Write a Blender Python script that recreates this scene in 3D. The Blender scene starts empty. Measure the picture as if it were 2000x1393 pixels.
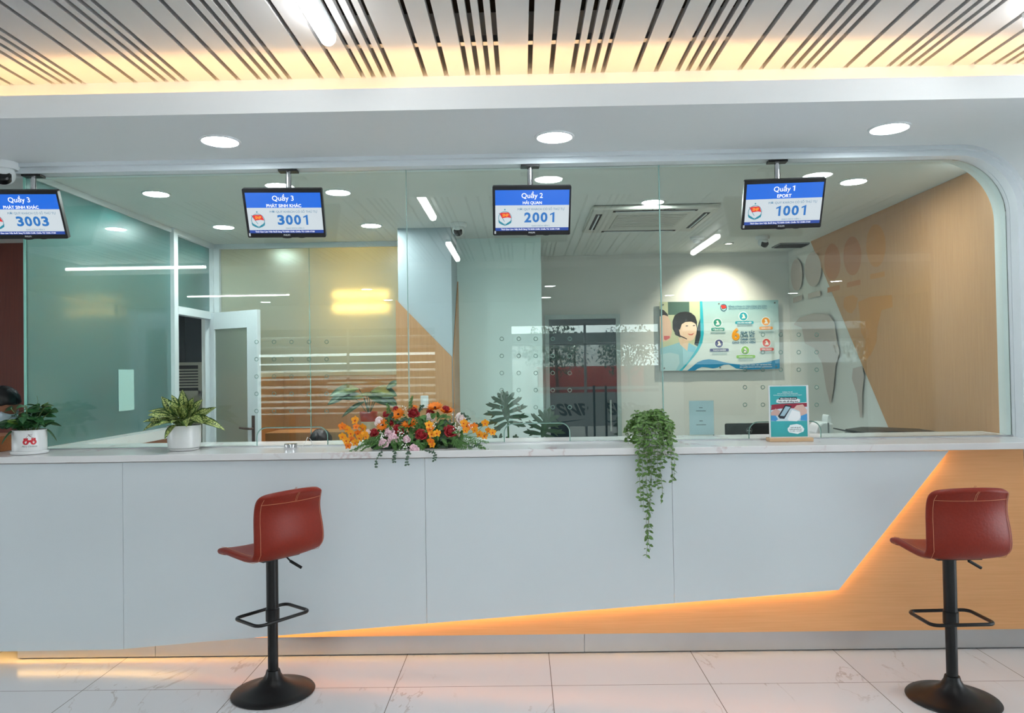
import bpy, math, random
from mathutils import Vector, Matrix

# ------------------------------------------------------------------ camera, world, exposure
SC = bpy.context.scene
COL = SC.collection
F = 1464.0
CAMZ = 1.61
ROLL = 0.0160
_dy = Vector((19, -24, -F)).normalized()
_dx = Vector((math.cos(ROLL), math.sin(ROLL), (19 * math.cos(ROLL) - 24 * math.sin(ROLL)) / F)).normalized()
_dz = _dx.cross(_dy).normalized()
RM = Matrix((_dx, _dy, _dz))            # camera space -> world
cam = bpy.data.cameras.new('camera')
cam.sensor_width = 36
cam.lens = 36 * F / 2000
cam.clip_start = 0.05
camo = bpy.data.objects.new('camera', cam)
COL.objects.link(camo)
camo.matrix_world = Matrix.Translation((0, 0, CAMZ)) @ RM.to_4x4()
SC.camera = camo

SC.view_settings.view_transform = 'Standard'
SC.view_settings.look = 'None'
SC.view_settings.gamma = 1
SC.view_settings.use_curve_mapping = False
SC.view_settings.exposure = 0.50
SC.cycles.use_denoising = True
SC.cycles.max_bounces = 10
SC.cycles.transparent_max_bounces = 24
SC.cycles.transmission_bounces = 8
SC.cycles.sample_clamp_indirect = 6

world = bpy.data.worlds.new('overcast_sky')
SC.world = world
world.use_nodes = True
bg = world.node_tree.nodes['Background']
bg.inputs[0].default_value = (0.92, 0.965, 1.0, 1)
bg.inputs[1].default_value = 6.0

# lamp powers used by the fixtures further down
L_DOWN = 60.0
L_OFFICE = 145.0        # recessed round downlights
L_TUBE = 24.0        # ceiling tubes of the lobby
L_COVE = 12.5        # warm strip in the cove above the header
L_STRIP = 20.0       # warm strip behind the white counter panel
L_WARM = 34.0        # warm lamp in the back office


def P(px, py, axis, val):
    """world point seen at photo pixel (px, py) on the plane axis = val"""
    d = RM @ Vector((px - 1000.0, -(py - 696.5), -F))
    o = Vector((0, 0, CAMZ))
    i = 'XYZ'.index(axis)
    t = (val - o[i]) / d[i]
    return o + d * t


# ------------------------------------------------------------------ mesh helpers
class MB:
    def __init__(s):
        s.v = []; s.f = []; s.uv = {}

    def add(s, vs, fs, uvs=None):
        n = len(s.v)
        s.v += [tuple(p) for p in vs]
        s.f += [tuple(i + n for i in f) for f in fs]
        if uvs:
            for i, u in enumerate(uvs): s.uv[n + i] = u
        return s

    def box(s, x0, x1, y0, y1, z0, z1):
        vs = [(x, y, z) for z in (z0, z1) for y in (y0, y1) for x in (x0, x1)]
        return s.add(vs, [(0, 2, 3, 1), (4, 5, 7, 6), (0, 1, 5, 4), (2, 6, 7, 3), (0, 4, 6, 2), (1, 3, 7, 5)])

    def tube(s, path, r, n=10, closed=False, r2=None):
        path = [Vector(p) for p in path]; m = len(path)
        vs = []; up = None
        for i, p in enumerate(path):
            a = path[(i - 1) % m] if (closed or i > 0) else p
            b = path[(i + 1) % m] if (closed or i < m - 1) else p
            t = (b - a).normalized()
            if up is None:
                up = Vector((0, 0, 1)) if abs(t.z) < .9 else Vector((1, 0, 0))
            u = (up - t * up.dot(t)).normalized(); w = t.cross(u); up = u
            rr = r if r2 is None else r + (r2 - r) * i / max(1, m - 1)
            for k in range(n):
                an = 2 * math.pi * k / n
                vs.append(p + (u * math.cos(an) + w * math.sin(an)) * rr)
        fs = []
        for i in range(m if closed else m - 1):
            for k in range(n):
                a0 = i * n + k; a1 = i * n + (k + 1) % n
                b0 = ((i + 1) % m) * n + k; b1 = ((i + 1) % m) * n + (k + 1) % n
                fs.append((a0, a1, b1, b0))
        if not closed:
            fs.append(tuple(range(n))[::-1]); fs.append(tuple(range((m - 1) * n, m * n)))
        return s.add(vs, fs)

    def lathe(s, prof, n=32, c=(0, 0, 0), rz=0):
        vs = []; fs = []; m = len(prof)
        for r, z in prof:
            for k in range(n):
                a = 2 * math.pi * k / n + rz
                vs.append((c[0] + r * math.cos(a), c[1] + r * math.sin(a), c[2] + z))
        for i in range(m - 1):
            for k in range(n):
                fs.append((i * n + k, i * n + (k + 1) % n, (i + 1) * n + (k + 1) % n, (i + 1) * n + k))
        if prof[0][0] > 1e-6: fs.append(tuple(range(n))[::-1])
        if prof[-1][0] > 1e-6: fs.append(tuple(range((m - 1) * n, m * n)))
        return s.add(vs, fs)

    def ball(s, c, r, nu=12, nv=8, sc=(1, 1, 1), M=None):
        vs = [];
        for j in range(nv + 1):
            th = math.pi * j / nv
            for i in range(nu):
                ph = 2 * math.pi * i / nu
                q = Vector((r * sc[0] * math.sin(th) * math.cos(ph), r * sc[1] * math.sin(th) * math.sin(ph), r * sc[2] * math.cos(th)))
                if M is not None: q = M @ q
                vs.append(Vector(c) + q)
        fs = []
        for j in range(nv):
            for i in range(nu):
                fs.append((j * nu + i, (j + 1) * nu + i, (j + 1) * nu + (i + 1) % nu, j * nu + (i + 1) % nu))
        return s.add(vs, fs)

    def prism_y(s, poly, y0, y1):
        """poly = [(x, z)] counter-clockwise seen from -Y"""
        n = len(poly)
        vs = [(x, y0, z) for x, z in poly] + [(x, y1, z) for x, z in poly]
        fs = [tuple(range(n)), tuple(range(n, 2 * n))[::-1]]
        fs += [(i, i + n, (i + 1) % n + n, (i + 1) % n) for i in range(n)]
        return s.add(vs, fs)

    def flat(s, poly, y=0.0):
        return s.add([(x, y, z) for x, z in poly], [tuple(range(len(poly)))])

    def strip_ring(s, poly_in, poly_out, y=0.0):
        n = len(poly_in)
        vs = [(x, y, z) for x, z in poly_in] + [(x, y, z) for x, z in poly_out]
        return s.add(vs, [(i, (i + 1) % n, (i + 1) % n + n, i + n) for i in range(n)])

    def grid(s, rows, uvs=None):
        m = len(rows); n = len(rows[0]); vs = [p for r in rows for p in r]
        fs = [(i * n + j, i * n + j + 1, (i + 1) * n + j + 1, (i + 1) * n + j) for i in range(m - 1) for j in range(n - 1)]
        return s.add(vs, fs, uvs)

    def xf(s, M, start=0):
        for i in range(start, len(s.v)):
            s.v[i] = tuple(M @ Vector(s.v[i]))
        return s


def ell(cx, cz, rx, rz, n=28, a0=0.0, a1=2 * math.pi, rot=0.0):
    out = []
    full = abs(a1 - a0 - 2 * math.pi) < 1e-6
    for k in range(n):
        a = a0 + (a1 - a0) * k / (n if full else n - 1)
        x = rx * math.cos(a); z = rz * math.sin(a)
        out.append((cx + x * math.cos(rot) - z * math.sin(rot), cz + x * math.sin(rot) + z * math.cos(rot)))
    return out


def rrect(x0, x1, z0, z1, r, n=5):
    pts = []
    for cx, cz, a in ((x1 - r, z0 + r, -math.pi / 2), (x1 - r, z1 - r, 0), (x0 + r, z1 - r, math.pi / 2), (x0 + r, z0 + r, math.pi)):
        for k in range(n + 1):
            t = a + math.pi / 2 * k / n
            pts.append((cx + r * math.cos(t), cz + r * math.sin(t)))
    return pts


def obj(name, mb, mat, parent=None, smooth=None, bevel=0, subsurf=0, solid=0, loc=None, rot=None):
    me = bpy.data.meshes.new(name)
    me.from_pydata(mb.v, [], mb.f)
    if mb.uv:
        uvl = me.uv_layers.new(name='UVMap')
        for l in me.loops:
            uvl.data[l.index].uv = mb.uv.get(l.vertex_index, (0, 0))
    me.validate()
    if mat is not None: me.materials.append(mat)
    if smooth is not None:
        for p in me.polygons: p.use_smooth = True
        me.set_sharp_from_angle(angle=math.radians(smooth))
    me.update()
    o = bpy.data.objects.new(name, me)
    COL.objects.link(o)
    if parent is not None: o.parent = parent
    if loc: o.location = loc
    if rot: o.rotation_euler = rot
    if solid:
        m = o.modifiers.new('solid', 'SOLIDIFY'); m.thickness = solid; m.offset = 0
    if bevel:
        m = o.modifiers.new('bevel', 'BEVEL'); m.width = bevel; m.segments = 2; m.limit_method = 'ANGLE'
    if subsurf:
        m = o.modifiers.new('sub', 'SUBSURF'); m.levels = subsurf; m.render_levels = subsurf
    return o


def thing(name, label, cat, loc=(0, 0, 0), rz=0.0, group=None):
    o = bpy.data.objects.new(name, None)
    COL.objects.link(o)
    o.empty_display_size = .1
    o.location = loc; o.rotation_euler = (0, 0, rz)
    return tag(o, label, cat, group)


def tag(o, label, cat, group=None):
    o['label'] = label; o['category'] = cat
    if group: o['group'] = group
    return o


def struct(name, mb, mat, label=None, parent=None, **k):
    o = obj(name, mb, mat, parent, **k)
    if parent is None: o['kind'] = 'structure'
    return o


def copy_tree(o, parent=None):
    c = o.copy(); COL.objects.link(c)
    if parent is not None: c.parent = parent
    for ch in [x for x in bpy.data.objects if x.parent == o]:
        copy_tree(ch, c)
    return c


_tc = {}


def text_mesh(body, bold=0.0):
    key = (body, bold)
    if key in _tc: return _tc[key]
    cu = bpy.data.curves.new('t', 'FONT'); cu.body = body; cu.size = 1; cu.offset = bold; cu.resolution_u = 3
    to = bpy.data.objects.new('t', cu); COL.objects.link(to)
    dg = bpy.context.evaluated_depsgraph_get(); dg.update()
    me = bpy.data.meshes.new_from_object(to.evaluated_get(dg))
    vs = [(v.co.x, v.co.y) for v in me.vertices]; fs = [tuple(p.vertices) for p in me.polygons]
    bpy.data.objects.remove(to); bpy.data.curves.remove(cu); bpy.data.meshes.remove(me)
    _tc[key] = (vs, fs)
    return _tc[key]


def put_text(mb, body, cx, cz, width, height=None, y=0.0, bold=0.0, slant=0.0, rot=0.0):
    """flat lettering in the XZ plane facing -Y, fitted to a width (and height)"""
    vs, fs = text_mesh(body, bold)
    if not vs: return
    x0 = min(v[0] for v in vs); x1 = max(v[0] for v in vs); z0 = min(v[1] for v in vs); z1 = max(v[1] for v in vs)
    sx = width / (x1 - x0); sz = sx if height is None else height / (z1 - z0)
    out = []
    for a, b in vs:
        zz = (b - (z0 + z1) / 2) * sz; xx = (a - (x0 + x1) / 2) * sx + slant * zz
        out.append((cx + xx * math.cos(rot) - zz * math.sin(rot), y, cz + xx * math.sin(rot) + zz * math.cos(rot)))
    mb.add(out, fs)


# ------------------------------------------------------------------ materials
def new_mat(name):
    m = bpy.data.materials.new(name); m.use_nodes = True
    nt = m.node_tree; b = nt.nodes['Principled BSDF']
    return m, nt, b


def S(c):
    """sRGB 0-255 -> linear"""
    return tuple(((x / 255) / 12.92 if x / 255 <= .04045 else ((x / 255 + .055) / 1.055) ** 2.4) for x in c) + (1,)


def plain(name, c, rough=.5, metal=0.0, noise=.03, scale=30, spec=.5, coat=0.0, bump=0.0):
    m, nt, b = new_mat(name)
    N = nt.nodes; L = nt.links
    tc = N.new('ShaderNodeTexCoord'); nz = N.new('ShaderNodeTexNoise'); nz.inputs['Scale'].default_value = scale
    L.new(tc.outputs['Object'], nz.inputs['Vector'])
    hs = N.new('ShaderNodeMixRGB'); hs.blend_type = 'MIX'
    col = S(c)
    hs.inputs[1].default_value = tuple(x * (1 - noise) for x in col[:3]) + (1,)
    hs.inputs[2].default_value = tuple(min(1, x * (1 + noise)) for x in col[:3]) + (1,)
    L.new(nz.outputs['Fac'], hs.inputs[0]); L.new(hs.outputs[0], b.inputs['Base Color'])
    b.inputs['Roughness'].default_value = rough; b.inputs['Metallic'].default_value = metal
    b.inputs['Specular IOR Level'].default_value = spec
    b.inputs['Coat Weight'].default_value = coat
    if bump:
        bp = N.new('ShaderNodeBump'); bp.inputs['Strength'].default_value = bump; bp.inputs['Distance'].default_value = .002
        L.new(nz.outputs['Fac'], bp.inputs['Height']); L.new(bp.outputs[0], b.inputs['Normal'])
    return m


def emis(name, c, strength):
    m, nt, b = new_mat(name)
    b.inputs['Base Color'].default_value = (.02, .02, .02, 1)
    b.inputs['Emission Color'].default_value = S(c); b.inputs['Emission Strength'].default_value = strength
    b.inputs['Roughness'].default_value = .4
    return m


def wood(name, c1, c2, axis='x', rough=.45):
    m, nt, b = new_mat(name); N = nt.nodes; L = nt.links
    tc = N.new('ShaderNodeTexCoord'); mp = N.new('ShaderNodeMapping')
    sc = {'x': (1.2, 30, 60), 'z': (60, 60, 1.2), 'y': (60, 1.2, 60)}[axis]
    mp.inputs['Scale'].default_value = sc
    nz = N.new('ShaderNodeTexNoise'); nz.inputs['Scale'].default_value = 3; nz.inputs['Detail'].default_value = 6
    L.new(tc.outputs['Object'], mp.inputs[0]); L.new(mp.outputs[0], nz.inputs['Vector'])
    cr = N.new('ShaderNodeValToRGB'); cr.color_ramp.elements[0].position = .3; cr.color_ramp.elements[1].position = .7
    cr.color_ramp.elements[0].color = S(c1); cr.color_ramp.elements[1].color = S(c2)
    L.new(nz.outputs['Fac'], cr.inputs[0]); L.new(cr.outputs[0], b.inputs['Base Color'])
    b.inputs['Roughness'].default_value = rough
    return m


def vein_nodes(nt, vec, scale, width, seed=0.0, rotz=.6):
    N = nt.nodes; L = nt.links
    mp = N.new('ShaderNodeMapping'); mp.inputs['Rotation'].default_value = (0.3, .2, rotz); mp.inputs['Location'].default_value = (seed, seed * .7, 0)
    mp.inputs['Scale'].default_value = (1, .35, 1)
    L.new(vec, mp.inputs[0])
    nz = N.new('ShaderNodeTexNoise'); nz.inputs['Scale'].default_value = scale; nz.inputs['Detail'].default_value = 7; nz.inputs['Roughness'].default_value = .55
    nz.inputs['Distortion'].default_value = .6
    L.new(mp.outputs[0], nz.inputs['Vector'])
    a = N.new('ShaderNodeMath'); a.operation = 'SUBTRACT'; a.inputs[1].default_value = .5; L.new(nz.outputs['Fac'], a.inputs[0])
    ab = N.new('ShaderNodeMath'); ab.operation = 'ABSOLUTE'; L.new(a.outputs[0], ab.inputs[0])
    mr = N.new('ShaderNodeMapRange'); mr.inputs['From Min'].default_value = 0; mr.inputs['From Max'].default_value = width
    mr.inputs['To Min'].default_value = 1; mr.inputs['To Max'].default_value = 0
    L.new(ab.outputs[0], mr.inputs['Value'])
    n2 = N.new('ShaderNodeTexNoise'); n2.inputs['Scale'].default_value = scale * .9; L.new(vec, n2.inputs['Vector'])
    m2 = N.new('ShaderNodeMapRange'); m2.inputs['From Min'].default_value = .47; m2.inputs['From Max'].default_value = .6; L.new(n2.outputs['Fac'], m2.inputs['Value'])
    mu = N.new('ShaderNodeMath'); mu.operation = 'MULTIPLY'; L.new(mr.outputs[0], mu.inputs[0]); L.new(m2.outputs[0], mu.inputs[1])
    return mu.outputs[0]


def marble(name, base, vein, scale=2.0, width=.012, rough=.2, strength=.6):
    m, nt, b = new_mat(name); N = nt.nodes; L = nt.links
    tc = N.new('ShaderNodeTexCoord')
    v = vein_nodes(nt, tc.outputs['Object'], scale, width)
    k = N.new('ShaderNodeMath'); k.operation = 'MULTIPLY'; k.inputs[1].default_value = strength; L.new(v, k.inputs[0])
    mx = N.new('ShaderNodeMixRGB'); mx.inputs[1].default_value = S(base); mx.inputs[2].default_value = S(vein)
    L.new(k.outputs[0], mx.inputs[0]); L.new(mx.outputs[0], b.inputs['Base Color'])
    b.inputs['Roughness'].default_value = rough
    return m


def floor_mat():
    m, nt, b = new_mat('floor_marble_tiles'); N = nt.nodes; L = nt.links
    tc = N.new('ShaderNodeTexCoord'); sp = N.new('ShaderNodeSeparateXYZ'); L.new(tc.outputs['Object'], sp.inputs[0])

    def joint(out, off):
        a = N.new('ShaderNodeMath'); a.operation = 'ADD'; a.inputs[1].default_value = off + 80; L.new(out, a.inputs[0])
        d = N.new('ShaderNodeMath'); d.operation = 'DIVIDE'; d.inputs[1].default_value = .8; L.new(a.outputs[0], d.inputs[0])
        fr = N.new('ShaderNodeMath'); fr.operation = 'FRACT'; L.new(d.outputs[0], fr.inputs[0])
        lt = N.new('ShaderNodeMath'); lt.operation = 'LESS_THAN'; lt.inputs[1].default_value = .0045; L.new(fr.outputs[0], lt.inputs[0])
        fl = N.new('ShaderNodeMath'); fl.operation = 'FLOOR'; L.new(d.outputs[0], fl.inputs[0])
        return lt.outputs[0], fl.outputs[0]
    jx, fx = joint(sp.outputs[0], -.125)
    jy, fy = joint(sp.outputs[1], -3.83)
    mx = N.new('ShaderNodeMath'); mx.operation = 'MAXIMUM'; L.new(jx, mx.inputs[0]); L.new(jy, mx.inputs[1])
    # per-tile offset of the veining
    cb = N.new('ShaderNodeCombineXYZ'); L.new(fx, cb.inputs[0]); L.new(fy, cb.inputs[1])
    sc = N.new('ShaderNodeVectorMath'); sc.operation = 'SCALE'; sc.inputs['Scale'].default_value = 3.7; L.new(cb.outputs[0], sc.inputs[0])
    ad = N.new('ShaderNodeVectorMath'); ad.operation = 'ADD'; L.new(tc.outputs['Object'], ad.inputs[0]); L.new(sc.outputs[0], ad.inputs[1])
    v = vein_nodes(nt, ad.outputs[0], 2.2, .007, 0, .5)
    k = N.new('ShaderNodeMath'); k.operation = 'MULTIPLY'; k.inputs[1].default_value = .5; L.new(v, k.inputs[0])
    c1 = N.new('ShaderNodeMixRGB'); c1.inputs[1].default_value = S((214, 214, 216)); c1.inputs[2].default_value = S((150, 130, 118)); L.new(k.outputs[0], c1.inputs[0])
    c2 = N.new('ShaderNodeMixRGB'); c2.inputs[2].default_value = S((88, 76, 68)); L.new(mx.outputs[0], c2.inputs[0]); L.new(c1.outputs[0], c2.inputs[1])
    L.new(c2.outputs[0], b.inputs['Base Color'])
    r = N.new('ShaderNodeMapRange'); r.inputs['To Min'].default_value = .19; r.inputs['To Max'].default_value = .7; L.new(mx.outputs[0], r.inputs['Value'])
    L.new(r.outputs[0], b.inputs['Roughness'])
    return m


def glass_mat(name, tint=(.93, .985, .965), refl=1.0, rough=0.0):
    """architectural pane: clear body with fresnel reflection"""
    m = bpy.data.materials.new(name); m.use_nodes = True; nt = m.node_tree; N = nt.nodes; L = nt.links
    N.clear(); out = N.new('ShaderNodeOutputMaterial')
    tr = N.new('ShaderNodeBsdfTransparent'); tr.inputs[0].default_value = (*tint, 1)
    gl = N.new('ShaderNodeBsdfGlossy'); gl.inputs['Roughness'].default_value = rough; gl.inputs[0].default_value = (1, 1, 1, 1)
    fr = N.new('ShaderNodeFresnel'); fr.inputs[0].default_value = 1.5
    mu = N.new('ShaderNodeMath'); mu.operation = 'MULTIPLY'; mu.inputs[1].default_value = refl; L.new(fr.outputs[0], mu.inputs[0])
    mx = N.new('ShaderNodeMixShader'); L.new(mu.outputs[0], mx.inputs[0]); L.new(tr.outputs[0], mx.inputs[1]); L.new(gl.outputs[0], mx.inputs[2])
    L.new(mx.outputs[0], out.inputs[0])
    return m


def frosted_mat(name, tint, k_tl=.45, rough=.45, sharp=True):
    m = bpy.data.materials.new(name); m.use_nodes = True; nt = m.node_tree; N = nt.nodes; L = nt.links
    N.clear(); out = N.new('ShaderNodeOutputMaterial')
    rf = N.new('ShaderNodeBsdfRefraction'); rf.inputs[0].default_value = (*tint, 1); rf.inputs['Roughness'].default_value = rough; rf.inputs['IOR'].default_value = 1.45
    df = N.new('ShaderNodeBsdfDiffuse'); df.inputs[0].default_value = (*[t * .62 for t in tint], 1)
    tl = N.new('ShaderNodeBsdfTranslucent'); tl.inputs[0].default_value = (*[t * .8 for t in tint], 1)
    m0 = N.new('ShaderNodeMixShader'); m0.inputs[0].default_value = .5; L.new(tl.outputs[0], m0.inputs[1]); L.new(df.outputs[0], m0.inputs[2])
    m1 = N.new('ShaderNodeMixShader'); m1.inputs[0].default_value = k_tl; L.new(rf.outputs[0], m1.inputs[1]); L.new(m0.outputs[0], m1.inputs[2])
    g1 = N.new('ShaderNodeBsdfGlossy'); g1.inputs['Roughness'].default_value = .02
    g2 = N.new('ShaderNodeBsdfGlossy'); g2.inputs['Roughness'].default_value = .33
    fr = N.new('ShaderNodeFresnel'); fr.inputs[0].default_value = 1.5
    m2 = N.new('ShaderNodeMixShader'); L.new(fr.outputs[0], m2.inputs[0]); L.new(m1.outputs[0], m2.inputs[1]); L.new(g2.outputs[0], m2.inputs[2])
    m3 = N.new('ShaderNodeMixShader')
    if sharp: L.new(fr.outputs[0], m3.inputs[0])
    else: m3.inputs[0].default_value = 0.0
    L.new(m2.outputs[0], m3.inputs[1]); L.new(g1.outputs[0], m3.inputs[2])
    L.new(m3.outputs[0], out.inputs[0])
    return m


def leaf_mat(name, edge, mid, rough=.4, variegated=None, trans=.0):
    m, nt, b = new_mat(name); N = nt.nodes; L = nt.links
    uv = N.new('ShaderNodeUVMap'); sp = N.new('ShaderNodeSeparateXYZ'); L.new(uv.outputs[0], sp.inputs[0])
    tc = N.new('ShaderNodeTexCoord')
    nz = N.new('ShaderNodeTexNoise'); nz.inputs['Scale'].default_value = 40 if not variegated else 150
    L.new(tc.outputs['Object'], nz.inputs['Vector'])
    a = N.new('ShaderNodeMath'); a.operation = 'SUBTRACT'; a.inputs[1].default_value = .5; L.new(sp.outputs[0], a.inputs[0])
    ab = N.new('ShaderNodeMath'); ab.operation = 'ABSOLUTE'; L.new(a.outputs[0], ab.inputs[0])
    mx = N.new('ShaderNodeMixRGB'); mx.inputs[1].default_value = S(mid); mx.inputs[2].default_value = S(edge)
    if variegated:
        # inner blade blotched, rim and midrib plain green
        r1 = N.new('ShaderNodeMapRange'); r1.inputs['From Min'].default_value = .3; r1.inputs['From Max'].default_value = .42; L.new(ab.outputs[0], r1.inputs['Value'])
        r2 = N.new('ShaderNodeMapRange'); r2.inputs['From Min'].default_value = .02; r2.inputs['From Max'].default_value = .05; r2.inputs['To Min'].default_value = 1; r2.inputs['To Max'].default_value = 0; L.new(ab.outputs[0], r2.inputs['Value'])
        r3 = N.new('ShaderNodeMapRange'); r3.inputs['From Min'].default_value = .5; r3.inputs['From Max'].default_value = .56; L.new(nz.outputs['Fac'], r3.inputs['Value'])
        m1 = N.new('ShaderNodeMath'); m1.operation = 'MAXIMUM'; L.new(r1.outputs[0], m1.inputs[0]); L.new(r2.outputs[0], m1.inputs[1])
        m2 = N.new('ShaderNodeMath'); m2.operation = 'MAXIMUM'; L.new(m1.outputs[0], m2.inputs[0]); L.new(r3.outputs[0], m2.inputs[1])
        L.new(m2.outputs[0], mx.inputs[0])
    else:
        r1 = N.new('ShaderNodeMapRange'); r1.inputs['From Min'].default_value = .02; r1.inputs['From Max'].default_value = .3; L.new(ab.outputs[0], r1.inputs['Value'])
        ad = N.new('ShaderNodeMath'); ad.operation = 'MULTIPLY_ADD'; ad.inputs[1].default_value = .6; L.new(nz.outputs['Fac'], ad.inputs[0]); L.new(r1.outputs[0], ad.inputs[2])
        L.new(ad.outputs[0], mx.inputs[0])
    L.new(mx.outputs[0], b.inputs['Base Color']); b.inputs['Roughness'].default_value = rough
    return m


M = {}
M['white'] = plain('white_paint', (226, 231, 232), .55, noise=.01)
M['ceil'] = plain('ceiling_paint', (214, 218, 214), .7, noise=.01)
M['inwall'] = plain('office_wall_paint', (222, 223, 219), .7, noise=.015)
M['bluewall'] = plain('pale_blue_wall_paint', (216, 238, 236), .55, noise=.01)
M['colpaint'] = plain('column_paint', (172, 186, 194), .55, noise=.01)
M['panel'] = plain('white_laminate', (214, 222, 226), .35, noise=.008, scale=4)
M['slat'] = plain('satin_aluminium_slat', (222, 222, 222), .42, metal=.6, noise=.02, scale=3)
M['plenum'] = plain('dark_plenum', (30, 26, 24), .9)
M['wood_h'] = wood('oak_laminate', (226, 166, 110), (236, 178, 124), 'x', .42)
M['wood_v'] = wood('oak_wall_cladding', (186, 136, 92), (200, 150, 104), 'z', .45)
M['wood_dk'] = wood('red_brown_veneer', (96, 34, 16), (112, 42, 20), 'z', .5)
M['wood_desk'] = wood('warm_desk_veneer', (170, 98, 58), (188, 112, 68), 'x', .45)
M['marble'] = marble('white_marble_top', (228, 228, 228), (190, 160, 160), 2.4, .02, .18)
M['floor'] = floor_mat()
M['alu'] = plain('brushed_aluminium', (196, 198, 200), .32, metal=.85, noise=.04, scale=8)
M['frame'] = plain('white_powder_coat', (222, 230, 234), .35, noise=.01)
M['chrome'] = plain('chrome', (210, 210, 212), .12, metal=1)
M['glass'] = glass_mat('clear_pane_glass')
M['acrylic'] = glass_mat('acrylic', (.97, .99, .99), .8)
M['glass_edge'] = plain('glass_edge', (150, 190, 182), .25, noise=.02)
M['frost'] = frosted_mat('frosted_green_glass', (.36, .76, .74), .5, .5)
M['frost_back'] = frosted_mat('frosted_back_glass', (.80, .88, .80), .5, .45, False)
M['black'] = plain('black_plastic', (16, 16, 18), .35)
M['blackm'] = plain('black_powder_coat', (14, 14, 15), .38, noise=.1, metal=.3)
M['leather'] = plain('brick_red_leather', (126, 36, 21), .42, noise=.12, scale=90, bump=.25, spec=.25)
M['stitch'] = plain('tan_stitching', (196, 130, 96), .7)
M['light'] = emis('downlight_glow', (240, 250, 255), L_DOWN)
M['light_office'] = emis('office_downlight_glow', (244, 250, 250), L_OFFICE)
M['tube'] = emis('tube_glow', (250, 248, 246), L_TUBE)
M['cove'] = emis('warm_cove_strip', (255, 192, 124), L_COVE)
M['strip'] = emis('warm_counter_strip', (255, 196, 112), L_STRIP)
M['warm'] = emis('warm_lamp', (255, 186, 100), L_WARM)
M['pot'] = plain('white_ceramic', (222, 224, 224), .25, noise=.01)
M['soil'] = plain('potting_soil', (40, 28, 20), .95, noise=.4, scale=120)
M['cloth_w'] = plain('shirt_cloth', (190, 205, 222), .8)
M['skin'] = plain('skin', (176, 116, 88), .5)
M['hair'] = plain('black_hair', (14, 13, 15), .4, noise=.4, scale=200)
M['mask'] = plain('pale_blue_mask', (196, 214, 224), .7)
M['decal'] = plain('orange_wall_film', (190, 122, 70), .5)
M['decal_y'] = plain('amber_wall_film', (202, 138, 72), .5)
M['decal_p'] = plain('pale_wall_film', (196, 184, 178), .5)
M['paper'] = plain('pale_blue_paper', (214, 238, 248), .7)
M['grey'] = plain('grey_plastic', (120, 124, 126), .5)
M['dark'] = plain('dark_room_wall', (30, 52, 66), .6)
M['beige'] = plain('beige_enamel', (196, 190, 170), .5)
# ------------------------------------------------------------------ the setting
ZC = 2.87                     # soffit and office ceiling
GY = 4.515                    # plane of the clear glass
YF = 3.60                     # front of the header
ZS = 3.10                     # underside of the slats
XR = 2.96                     # right jamb
XL = -3.01                    # left partition
struct('floor', MB().box(-8, 8, -8.5, 10, -.1, 0), M['floor'])

# slatted lobby ceiling, one repeating rhythm of one wide, two medium and three narrow slats
mb = MB()
x = P(418 / 2, 150, 'Y', 3.77).x - 14 * .5285
x = P(1000 + 353 / 2, 136, 'Y', 3.77).x - 12 * .5285
while x < 7.5:
    for w in (.160, .107, .107, .0525, .0525, .0495):
        if -7.9 < x and x + w < 7.9:
            mb.box(x + .013, x + w - .010, -1.3, 3.77, ZS, ZS + .028)
        x += w
struct('ceiling_slats', mb, M['slat'])
struct('ceiling_plenum', MB().box(-8, 8, -1.3, 3.9, 3.42, 3.5), M['plenum'])
mb = MB()
for yy in (3.45, 2.2, .9, -.3):
    mb.box(-8, 8, yy, yy + .04, ZS + .029, ZS + .06)
struct('ceiling_rails', mb, M['alu'])
struct('ceiling_lobby', MB().box(-8, 8, -8.5, -1.3, 3.0, 3.42), M['ceil'])

# header over the counter: fascia, soffit, rounded corner and jamb
n = 16
arc = [(XR - .39 + .39 * math.sin(math.pi / 2 * k / n), ZC - .39 + .39 * math.cos(math.pi / 2 * k / n)) for k in range(n + 1)]
mb = MB()
top = 2.98
rows = []
prof = [(-8, ZC)] + arc + [(XR, 0)]
for y in (YF, 4.70):
    rows.append([(a, y, b) for a, b in prof])
m0 = MB().grid(rows)
# front face of the header and pier
m0.add([(-8, YF, top), (8, YF, top)] + [(a, YF, b) for a, b in prof] + [(8, YF, 0)],
       [tuple([0] + list(range(2, 2 + len(prof))) + [2 + len(prof), 1])])
m0.add([(-8, YF, top), (8, YF, top), (8, YF + .03, top), (-8, YF + .03, top)], [(0, 1, 2, 3)])
m0.add([(-8, YF + .03, top), (8, YF + .03, top), (8, YF + .03, 2.93), (-8, YF + .03, 2.93)], [(0, 1, 2, 3)])
m0.add([(-8, YF + .03, 2.93), (8, YF + .03, 2.93), (8, 3.77, 2.93), (-8, 3.77, 2.93)], [(0, 1, 2, 3)])
m0.add([(-8, 3.77, 2.93), (8, 3.77, 2.93), (8, 3.77, 3.42), (-8, 3.77, 3.42)], [(0, 1, 2, 3)])
struct('wall_header', m0, M['white'], smooth=25)
o = obj('cove_light_strip', MB().box(-7.8, 7.8, 3.69, 3.705, 2.932, 2.942), M['cove'])
tag(o, 'warm light strip in the cove above the white header', 'light strip')

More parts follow.
